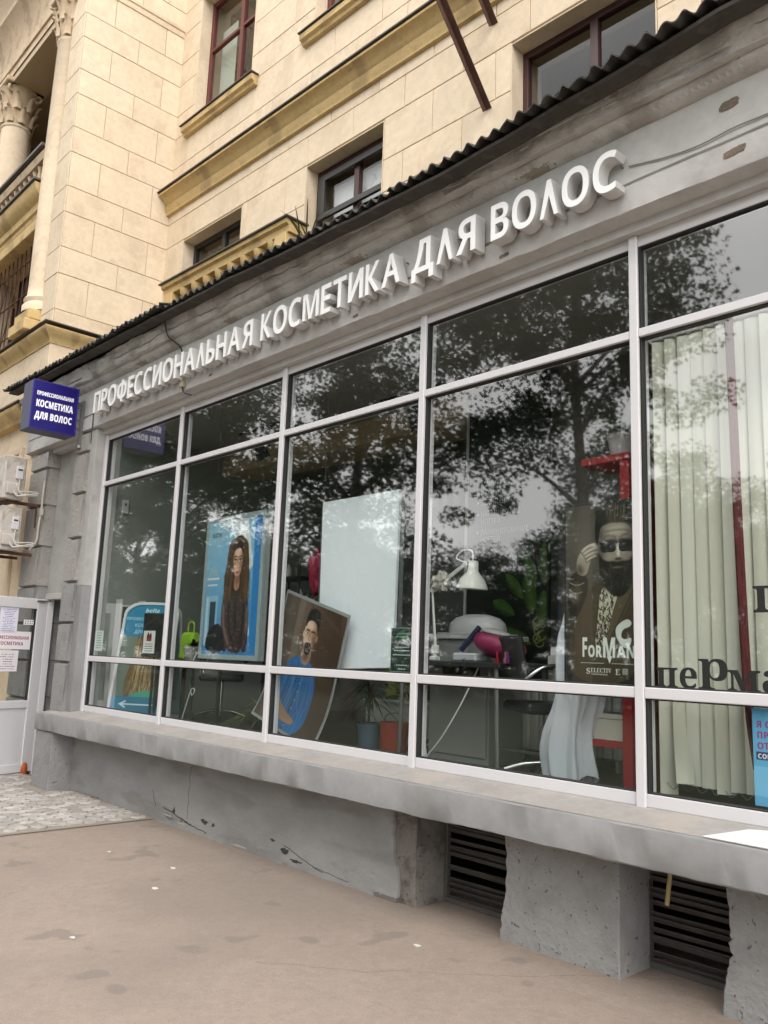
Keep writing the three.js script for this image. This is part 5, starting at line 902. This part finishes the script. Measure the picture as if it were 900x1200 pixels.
// white coat
{
  const H = 1.16, g = new THREE.CylinderGeometry(1, 1, H, 72, 40, true), p = g.attributes.position;
  for (let i = 0; i < p.count; i++) {
    const t = 0.5 - p.getY(i) / H, a = Math.atan2(p.getZ(i), p.getX(i)), r = lerp(0.06, 0.15, sstep(0, 0.3, t)) * (1 + lerp(0.05, 0.24, t) * Math.sin(a * 6 + 3 * t + Math.sin(a * 2 + t * 4)) + 0.1 * Math.sin(a * 13 + t * 9) + 0.12 * Math.sin(t * 14 + a));
    p.setXYZ(i, Math.cos(a) * r * 0.95 + 0.05 * Math.sin(t * 5), H - t * H + 0.05 * t * Math.sin(a * 3 + 1), Math.sin(a) * r * 0.6);
  }
  g.computeVertexNormals();
  const o = thing('white_coat', 'long white salon coat hanging beside the red shelf unit', 'coat', [-2.97, FLOOR + 0.06, -0.36]), m = std({ color: lin(0.62, 0.64, 0.7), roughness: 0.9, side: THREE.DoubleSide });
  part('skirt', uvm(g), m, o);
  part('hanger', merge([rod([-0.02, 1.14, 0], [0.0, 1.3, -0.02], 0.004), rod([0.0, 1.3, -0.02], [0.2, 1.3, -0.02], 0.004)]), M.steel, o);
}
// red shelf unit and what stands on it
{
  const o = thing('red_shelf', 'red shelf unit behind the barber poster', 'shelf', [-2.62, FLOOR, -0.5]), m = plain(0.34, 0.012, 0.02, 0.4);
  for (const z of [-0.14, 0.12]) part('post', bx(-0.03, 0.03, 0, 1.96, z - 0.02, z + 0.02, 0.003), m, o);
  part('shelf_board', bx(-0.3, 0.035, 1.965, 2.01, -0.16, 0.14, 0.004), m, o);
  for (const y of [0.28, 0.9, 1.45]) part('shelf_board', bx(-0.24, -0.032, y, y + 0.035, -0.16, 0.14, 0.003), m, o);
  part('foot', bx(-0.25, 0.2, 0.0, 0.03, -0.16, -0.02, 0.003), m, o);
  solo('storage_box', 'white cardboard box on the low red shelf', 'box', merge([bx(-2.86, -2.66, FLOOR + 0.317, FLOOR + 0.44, -0.62, -0.38, 0.004), bx(-2.865, -2.655, FLOOR + 0.441, FLOOR + 0.47, -0.625, -0.375, 0.004)]), plain(0.6, 0.57, 0.5, 0.7));
}
// plants
function leafBlade(len, wid, bow, droop) {
  const g = new THREE.PlaneGeometry(wid, len, 2, 10), p = g.attributes.position;
  for (let i = 0; i < p.count; i++) { const t = p.getY(i) / len + 0.5, u = p.getX(i); p.setXYZ(i, u * (1 - Math.pow(Math.abs(2 * t - 0.8) / 1.25, 3)), len * (bow * t - droop * t * t), len * (0.15 * t + 0.75 * t * t) + Math.abs(u) * 0.3); }
  g.computeVertexNormals(); return uvm(g);
}
function pottedPlant(label, x, y, z, o2) {
  const { leaves = 26, len = 0.4, wid = 0.03, bow = 1.2, droop = 0.9, potR = 0.09, potH = 0.16, pot = M.white, green = [0.05, 0.1, 0.03], stem = 0, group } = o2;
  const o = thing('potted_plant', label, 'plant', [x, y, z], 0, group), m = std({ color: lin(...green), roughness: 0.5, side: THREE.DoubleSide });
  part('pot', lathe([[0, 0.002], [potR * 0.72, 0], [potR * 0.78, 0.01], [potR, potH], [potR * 1.05, potH], [potR * 1.05, potH - 0.02], [potR * 0.9, potH - 0.02], [0, potH - 0.025]], 22), pot, o);
  if (stem) part('stem', rod([0, potH - 0.02, 0], [0.02, potH + stem, 0], 0.012, 8, 0.008), plain(0.09, 0.06, 0.03, 0.9), o);
  for (let k = 0; k < leaves; k++) { const g = leafBlade(len * rr(0.6, 1.1), wid * rr(0.7, 1.2), bow * rr(0.7, 1.2), droop * rr(0.7, 1.2)); g.rotateY(k * 2.4 + rr(-0.3, 0.3)); g.translate(0, potH - 0.02 + stem * rr(0.35, 1), 0); part('leaf', g, m, o); }
}
pottedPlant('trailing leafy plant in a white pot on the red shelf', -2.7, FLOOR + 2.012, -0.47, { leaves: 46, len: 0.26, wid: 0.07, bow: 0.75, droop: 0.6, potR: 0.085, potH: 0.14, green: [0.08, 0.14, 0.05] });
pottedPlant('spider plant with long arching leaves on floor below woman poster', -6.35, FLOOR, -0.45, { leaves: 44, len: 0.42, wid: 0.022, bow: 1.1, droop: 0.95, potR: 0.1, potH: 0.13, pot: M.black, green: [0.12, 0.16, 0.06] });
pottedPlant('dracaena in a dark pot behind tilted man poster', -5.35, FLOOR, -0.85, { leaves: 30, len: 0.4, wid: 0.022, bow: 1.0, droop: 1.1, potR: 0.11, potH: 0.2, pot: M.black, green: [0.03, 0.05, 0.02], stem: 0.3 });
pottedPlant('tall thin dark leaved plant between the two hanging panels', -6.15, FLOOR, -0.8, { leaves: 40, len: 0.34, wid: 0.03, bow: 0.8, droop: 1.0, potR: 0.12, potH: 0.22, pot: M.black, green: [0.02, 0.035, 0.015], stem: 1.15 });
pottedPlant('small plant in a grey pot on the dark side table', -7.8, FLOOR + 0.632, -0.58, { leaves: 30, len: 0.18, wid: 0.035, bow: 0.9, droop: 0.5, potR: 0.11, potH: 0.15, pot: plain(0.36, 0.36, 0.34, 0.6), green: [0.05, 0.1, 0.03] });
{
  const o = thing('side_table', 'dark side table carrying the small potted plant', 'table', [-7.95, FLOOR, -0.62]); part('table_top', bx(-0.4, 0.4, 0.6, 0.63, -0.2, 0.2, 0.004), M.black, o); for (const [a, b] of [[-0.36, -0.16], [0.36, -0.16], [-0.36, 0.16], [0.36, 0.16]]) part('leg', bx(a - 0.018, a + 0.018, 0, 0.6, b - 0.018, b + 0.018, 0.003), M.black, o);
  const b = thing('lime_bag', 'lime green bag standing on the dark side table', 'bag', [-8.05, FLOOR + 0.632, -0.68]); part('body', (() => { const g = bx(-0.14, 0.14, 0, 0.3, -0.06, 0.06, 0.03), p = g.attributes.position; for (let i = 0; i < p.count; i++) { const t = p.getY(i) / 0.3; p.setX(i, p.getX(i) * (1.08 - 0.3 * t)); } g.computeVertexNormals(); return g; })(), plain(0.34, 0.6, 0.03, 0.6), b); part('strap', tube([[-0.06, 0.29, 0], [-0.05, 0.4, 0], [0.05, 0.4, 0], [0.06, 0.29, 0]], 0.01, 20, 6), plain(0.34, 0.6, 0.03, 0.6), b);
  const d = thing('monitor', 'black screen on a thin floor stand beside the folding sign stand', 'monitor', [-8.27, FLOOR, -0.36], 0.35); part('screen', bx(-0.14, 0.14, 0.66, 1.12, -0.02, 0.02, 0.006), M.black, d); part('pole', rod([0, 0.02, -0.03], [0, 0.9, -0.03], 0.014), M.black, d); part('base', bx(-0.13, 0.13, 0, 0.02, -0.14, 0.1, 0.005), M.black, d);
}
// tubs on the floor
function tub(name, label, x, z, r, h, col) { const o = thing(name, label, 'tub', [x, FLOOR, z]); part('body', lathe([[0, 0.003], [r * 0.82, 0], [r * 0.84, 0.01], [r, h], [r * 1.06, h], [r * 1.06, h - 0.015], [r * 0.96, h - 0.01], [r * 0.8, 0.012], [0, 0.012]], 24), plain(...col, 0.5), o); part('handle', tube([[-r, h - 0.01, 0], [-r * 0.6, h + 0.05, 0.02], [r * 0.6, h + 0.07, 0.02], [r, h - 0.01, 0]], 0.005, 20, 6), M.steel, o); }
tub('bucket', 'grey blue bucket beside the red tub on the salon floor', -5.15, -0.68, 0.1, 0.21, [0.08, 0.13, 0.19]);
tub('bucket', 'red tub beside the grey blue bucket on the salon floor', -4.9, -0.72, 0.12, 0.24, [0.33, 0.035, 0.02]);
// flower picture on the floor, white cabinet, brochure stand, ceiling lamp, balloon, switch
{
  const t = print(256, 256, (c, w, h) => { c.fillStyle = '#1c2414'; c.fillRect(0, 0, w, h); for (let k = 0; k < 70; k++) { c.save(); c.translate(rr(0, w), rr(0, h)); c.rotate(rr(0, 6.3)); oval(c, 0, 0, rr(10, 22), rr(40, 70), ['#5a6b2c', '#8f8a4a', '#3a4a1e', '#a39a63', '#6f7a3a'][k % 5]); c.restore(); } });
  const o = thing('flower_picture', 'small picture of pale green petals standing behind the tubs', 'picture', [-5.55, FLOOR + 0.36, -1.5]); part('print', bx(-0.3, 0.3, 0, 0.32, -0.012, 0, 0.001), std({ map: (() => { const q = t; q.repeat.set(1 / 0.6, 1 / 0.32); q.offset.set(0.5, 0); q.wrapS = q.wrapT = THREE.RepeatWrapping; return q; })(), roughness: 0.5 }), o);
  const s = thing('low_cabinet', 'low white cabinet carrying the petal picture', 'cabinet', [-5.5, FLOOR, -1.6]); part('body', bx(-0.5, 0.5, 0, 0.34, -0.2, 0.2, 0.004), plain(0.5, 0.5, 0.48, 0.5), s); part('top', bx(-0.52, 0.52, 0.341, 0.359, -0.22, 0.22, 0.003), M.white, s);
  const q = thing('radiator', 'white ribbed radiator on the floor behind the desk', 'radiator', [-3.75, FLOOR, -1.42]); for (let k = 0; k < 12; k++) part('rib', bx(-0.48 + k * 0.08, -0.41 + k * 0.08, 0.08, 0.62, -0.05, 0.05, 0.015), plain(0.5, 0.5, 0.48, 0.5), q); part('pipe', rod([-0.48, 0.12, 0], [0.48, 0.12, 0], 0.02), plain(0.5, 0.5, 0.48, 0.5), q); part('foot', merge([bx(-0.46, -0.43, 0, 0.1, -0.04, 0.04), bx(0.42, 0.45, 0, 0.1, -0.04, 0.04)]), plain(0.4, 0.4, 0.4, 0.5), q);
  const b = thing('brochure_stand', 'small white brochure stand holding a magazine', 'stand', [-3.5, FLOOR, -1.1]); part('body', bx(-0.12, 0.12, 0, 0.8, -0.12, 0.12, 0.004), plain(0.55, 0.54, 0.5, 0.5), b); part('magazine', (() => { const g = bx(-0.09, 0.09, 0, 0.27, -0.006, 0.006, 0.001); g.rotateX(-0.25); g.translate(0.02, 0.802, 0.06); return uvm(g); })(), plain(0.3, 0.26, 0.18, 0.4), b); part('tray', bx(-0.11, 0.12, 0.802, 0.86, 0.09, 0.1, 0.002), M.white, b);
}
{
  const o = thing('track_light', 'black spotlight on a ceiling rail above the woman poster', 'light', [-7.35, 2.05, -1.0]);
  part('head', (() => { const g = lathe([[0, 0.2], [0.05, 0.2], [0.06, 0.17], [0.075, 0.02], [0.08, 0], [0.068, 0.004], [0, 0.05]], 20); g.rotateX(0.5); return uvm(g); })(), M.black, o); part('bracket', merge([rod([0, 0.15, -0.06], [0, 0.385, -0.06], 0.01), bx(-0.6, 0.6, 0.375, 0.397, -0.08, -0.04, 0.003)]), M.black, o);
  const l = thing('track_light', 'black spotlight on a ceiling rail above blank white panel', 'light', [-5.2, 2.05, -1.2]); for (const k of o.children) { const c = k.clone(); l.add(c); }
  const b = thing('foil_balloon', 'crumpled magenta foil balloon beside blank white panel', 'balloon', [-5.75, 0.5, -0.55]); part('foil', (() => { const g = new THREE.IcosahedronGeometry(0.13, 4), p = g.attributes.position; for (let i = 0; i < p.count; i++) { const x = p.getX(i), y = p.getY(i), z = p.getZ(i), s = 1 + 0.22 * Math.sin(x * 40 + y * 23) * Math.cos(z * 35); p.setXYZ(i, x * s * 0.8, y * s * 1.5 + 0.2, z * s * 0.5); } g.computeVertexNormals(); return uvm(g); })(), plain(0.3, 0.02, 0.06, 0.25, { metalness: 0.4 }), b); part('string', tube([[0, 0.0, 0], [-0.1, -0.08, 0.02], [-0.15, 0.02, 0], [-0.08, -0.15, 0.02], [-0.12, -0.4, 0], [-0.1, -1.24, 0]], 0.003, 40, 5), plain(0.5, 0.5, 0.5, 0.5), b);
  const s = thing('wall_sensor', 'small white sensor on the left salon wall', 'sensor', [-9.067, 1.52, -0.28]); part('body', bx(0, 0.03, 0, 0.16, -0.04, 0.04, 0.006), M.white, s); part('slot', bx(0.0305, 0.033, 0.09, 0.12, -0.01, 0.012, 0.001), M.black, s);
  const c = thing('rack', 'narrow white rack against the left salon wall', 'rack', [-8.98, FLOOR, -0.42]); for (const z of [-0.14, 0.14]) part('post', bx(-0.06, 0.06, 0, 1.28, z - 0.012, z + 0.012, 0.003), M.white, c); for (const y of [0.1, 0.45, 0.8, 1.2]) part('shelf_board', bx(-0.06, 0.06, y, y + 0.02, -0.128, 0.128, 0.002), M.white, c);
  solo('floor_cable', 'white cable trailing from the desk to the salon floor', 'cable', merge([tube([[-4.25, -0.06, -0.4], [-4.22, -0.3, -0.36], [-4.2, -0.5, -0.34], [-4.12, -0.68, -0.3], [-4.0, -0.742, -0.3], [-3.9, -0.742, -0.4]], 0.006, 40, 6), tube([[-3.85, -0.05, -0.5], [-3.95, -0.35, -0.4], [-4.1, -0.6, -0.34], [-4.25, -0.74, -0.3], [-4.4, -0.742, -0.3]], 0.006, 40, 6)]), plain(0.6, 0.6, 0.58, 0.5));
  solo('floor_cable', 'white cable looping below the lime green bag to the floor', 'cable', tube([[-7.7, 0.0, -0.6], [-7.65, -0.1, -0.5], [-7.6, -0.3, -0.45], [-7.55, -0.45, -0.45], [-7.5, -0.4, -0.45], [-7.55, -0.38, -0.45], [-7.62, -0.6, -0.42], [-7.65, -0.743, -0.4]], 0.006, 50, 6), plain(0.6, 0.6, 0.58, 0.5));
  const k = thing('display_shelf', 'dark wire display shelf with bottles behind the woman poster', 'shelf', [-7.9, FLOOR, -1.9]); for (const x of [-0.3, 0.3]) for (const z of [-0.15, 0.15]) part('post', rod([x, 0, z], [x, 1.75, z], 0.012), M.black, k); for (const y of [0.4, 0.95, 1.3, 1.6]) part('shelf_board', bx(-0.32, 0.32, y, y + 0.02, -0.17, 0.17, 0.002), M.black, k);
  const bt = lathe([[0, 0], [0.035, 0], [0.036, 0.1], [0.03, 0.12], [0.012, 0.13], [0.012, 0.16], [0, 0.16]], 14); [[-0.2, 1.62], [-0.05, 1.62], [0.12, 1.62], [-0.18, 1.32], [0.02, 1.32], [0.2, 1.32]].forEach(([x, y], i) => solo('bottle', ['dark cosmetics bottle on the wire display shelf', 'white cosmetics bottle on the wire display shelf'][i % 2], 'bottle', (() => { const g = bt.clone(); g.translate(-7.9 + x, FLOOR + y, -1.85); return g; })(), i % 2 ? M.white : plain(0.1, 0.07, 0.06, 0.3), 'bottles on the display shelf'));
}
{
  const o = thing('wall_shelf', 'dark wall shelf carrying three white bottles deep in the salon', 'shelf', [-5.95, 1.55, -2.4]); part('board', bx(-0.4, 0.4, 0, 0.025, -0.1, 0.1, 0.003), plain(0.1, 0.09, 0.08, 0.6), o); for (const x of [-0.3, 0.3]) part('bracket', bx(x - 0.012, x + 0.012, -0.1, -0.001, -0.1, 0.06, 0.002), M.black, o);
  const bt = lathe([[0, 0], [0.04, 0], [0.042, 0.14], [0.034, 0.17], [0.014, 0.18], [0.014, 0.22], [0, 0.22]], 14);
  for (let k = 0; k < 3; k++) { const g = bt.clone(); g.translate(-6.12 + k * 0.16, 1.576, -2.4); solo('white_bottle', 'white bottle on the dark wall shelf deep in the salon', 'bottle', g, M.white, 'white bottles on the wall shelf'); }
  const nb = lathe([[0, 0], [0.014, 0], [0.015, 0.03], [0.006, 0.034], [0.007, 0.075], [0, 0.077]], 10);
  [['red', [0.3, 0.01, 0.02]], ['pink', [0.5, 0.12, 0.18]], ['violet', [0.12, 0.03, 0.15]], ['white', [0.6, 0.6, 0.58]]].forEach(([n, c], k) => { const g = nb.clone(); g.translate(-3.62 + k * 0.045, FLOOR + 0.736, -0.42 - (k % 2) * 0.03); solo('nail_polish', 'tiny ' + n + ' nail polish bottle on the manicure desk', 'bottle', g, plain(...c, 0.2), 'nail polish bottles on the desk'); });
}
// weed on the window ledge above the roof
{
  const o = thing('weed_tuft', 'small tuft of weeds growing on ledge above the corrugated roof', 'plant', [-7.52, 4.6, -1.5]), m = std({ color: lin(0.09, 0.11, 0.04), roughness: 0.8, side: THREE.DoubleSide });
  for (let k = 0; k < 22; k++) { const g = leafBlade(rr(0.2, 0.5), 0.02, 1.5, 0.4); g.rotateY(k * 2.4); g.translate(rr(-0.1, 0.1), 0, rr(-0.04, 0.04)); part('stalk', g, m, o); }
}
// litter on the pavement
for (const [x, z, s] of [[-5.2, 1.1, 0.02], [-5.6, 0.75, 0.016], [-3.4, 0.5, 0.014], [-4.6, 1.9, 0.013], [-6.3, 0.9, 0.012]]) solo('litter_scrap', 'tiny pale scrap lying on the asphalt pavement', 'litter', (() => { const pts = []; for (let k = 0; k < 6; k++) { const a = k * 1.047, q = s * rr(0.6, 1.4); pts.push([Math.cos(a) * q * 1.6, Math.sin(a) * q]); } const g = plate(pts, 0, 0.003); g.rotateX(-Math.PI / 2); g.translate(x, GROUND + 0.001, z); return uvm(g); })(), plain(0.6, 0.58, 0.54, 0.8), 'pale scraps on the pavement');

// ---------------------------------------------------------------- trees across the pavement, mirrored in the glass
{
  const bark = plaster([0.1, 0.08, 0.06], { tile: 0.8, vary: 0.6, bump: 0.02 });
  const leafM = [[0.085, 0.15, 0.035], [0.1, 0.165, 0.045], [0.075, 0.135, 0.03]].map((c) => new THREE.MeshPhysicalMaterial({ color: lin(...c), roughness: 0.8, transmission: 0.3, thickness: 0, side: THREE.DoubleSide }));
  const taper = (pts, r0, r1) => { const c = new THREE.CatmullRomCurve3(pts.map(V)), g = new THREE.TubeGeometry(c, 14, 1, 9), p = g.attributes.position, q = new THREE.Vector3(); for (let i = 0; i < p.count; i++) { const s = Math.floor(i / 10) / 14, a = c.getPointAt(s), r = lerp(r0, r1, Math.pow(s, 0.7)); q.fromBufferAttribute(p, i).sub(a).multiplyScalar(r).add(a); p.setXYZ(i, q.x, q.y, q.z); } g.computeVertexNormals(); return uvm(g); };
  function makeTree(H, R, y0, n, leaf) {
    const wood = [], tips = [];
    const trunk = taper([[0, 0, 0], [0.1, H * 0.3, 0.05], [-0.1, H * 0.6, 0.1], [0.05, H * 0.92, 0]], 0.24, 0.03);
    for (let k = 0; k < 16; k++) { const a = k * 2.4 + rr(-0.3, 0.3), t = rr(0.0, 1), y = lerp(y0 * 0.85, H * 0.8, t), l = R * lerp(1, 0.55, t) * rr(0.6, 1), e = [Math.cos(a) * l, y + l * rr(0.25, 0.6), Math.sin(a) * l]; wood.push(taper([[0, y - 0.4, 0], [e[0] * 0.45, lerp(y, e[1], 0.55), e[2] * 0.45], e], 0.07, 0.012)); tips.push(e, [e[0] * 0.65, lerp(y, e[1], 0.7), e[2] * 0.65]); }
    const pos = [], nor = [], idx = [];
    const clump = [...tips]; while (clump.length < n) { const u = rr(-1, 1), a = rr(0, 6.283), q = Math.pow(rnd(), 0.45), s = Math.sqrt(1 - u * u); clump.push([Math.cos(a) * s * R * q, lerp(y0, H, 0.5) + u * (H - y0) * 0.5 * q, Math.sin(a) * s * R * q]); }
    const d = new THREE.Vector3(), e = new THREE.Vector3(), f = new THREE.Vector3();
    for (const c of clump) { const cr = rr(0.4, 1.0); for (let k = 0; k < 220; k++) {
      const v = new THREE.Vector3(rr(-1, 1), rr(-1, 1), rr(-1, 1)).normalize().multiplyScalar(cr * Math.pow(rnd(), 0.4)), flat = v.y *= 0.6, x = c[0] + v.x, y = c[1] + v.y, z = c[2] + v.z, s = leaf * rr(0.7, 1.3);
      d.set(rr(-1, 1), rr(-0.9, 0.2), rr(-1, 1)).normalize(); e.set(rr(-1, 1), rr(-1, 1), rr(-1, 1)).cross(d).normalize().multiplyScalar(s * 0.42); d.multiplyScalar(s);
      f.crossVectors(d, e).normalize(); const b = pos.length / 3;
      pos.push(x, y, z, x + d.x * 0.5 + e.x, y + d.y * 0.5 + e.y, z + d.z * 0.5 + e.z, x + d.x, y + d.y, z + d.z, x + d.x * 0.5 - e.x, y + d.y * 0.5 - e.y, z + d.z * 0.5 - e.z);
      for (let j = 0; j < 4; j++) nor.push(f.x, f.y, f.z); idx.push(b, b + 1, b + 2, b, b + 2, b + 3);
    } }
    const g = new THREE.BufferGeometry(); g.setAttribute('position', new THREE.Float32BufferAttribute(pos, 3)); g.setAttribute('normal', new THREE.Float32BufferAttribute(nor, 3)); g.setIndex(idx);
    return { trunk, wood: merge(wood), crown: g };
  }
  const kinds = [makeTree(15, 4.8, 2.0, 230, 0.105), makeTree(8.5, 3.2, 0.2, 200, 0.115), makeTree(14, 3.5, 5.6, 150, 0.1)];
  const spots = [[-15.8, 9.6, 0, 1, 'broad leafy street tree across from the white panel'], [-23.5, 9, 0, 1.05, 'broad leafy street tree across from the woman poster'], [-32, 10, 0, 1.1, 'broad leafy street tree across from the entrance door'], [-10.2, 11.2, 2, 1, 'high crowned street tree across from the nail desk'], [-2.6, 11.5, 1, 0.95, 'low street tree opposite the cream blinds'], [-38, 15, 0, 1.1, 'leafy street tree far beyond the entrance door'], [4, 14, 0, 0.8, 'leafy street tree opposite the right end of shop']];
  for (let i = 0, x = -50; x < 10; x += 3.9, i++) spots.push([x, 20 + (i % 2) * 1.6, 1, x > -23 && x < -18.2 ? 0.7 : x > -13.2 && x < -4 ? 0.82 : x < -23 ? 0.9 : 1.12, 'bushy low branched tree standing before the far hedge']);
  for (const [x, z, k, s, label] of spots) {
    const o = thing('street_tree', label, 'tree', [x, GROUND, z], rr(0, 6.28), 'trees across the pavement'); o.scale.setScalar(s);
    const tr = part('trunk', kinds[k].trunk, bark, o); part('limbs', kinds[k].wood, bark, tr); part('crown', kinds[k].crown, leafM[(k + Math.round(s * 10)) % 3], o);
  }
  // clipped hedge along the far edge
  const pos = [], idx = []; for (let k = 0; k < 26000; k++) { const x = rr(-42, 10), y = GROUND + Math.pow(rnd(), 0.8) * (1.7 + 0.5 * Math.sin(x * 1.3) + 0.3 * Math.sin(x * 3.7)), z = 23 + rr(-0.7, 0.7), b = pos.length / 3; for (let j = 0; j < 3; j++) pos.push(x + rr(-0.14, 0.14), y + rr(-0.14, 0.14), z + rr(-0.14, 0.14)); idx.push(b, b + 1, b + 2); }
  const g = new THREE.BufferGeometry(); g.setAttribute('position', new THREE.Float32BufferAttribute(pos, 3)); g.setIndex(idx); g.computeVertexNormals();
  solo('hedge', 'long dark green hedge across from the shop', 'hedge', g, leafM[2], null, 'stuff');
}
rebase(shop); rebase(house);
renderer.render(scene, camera);
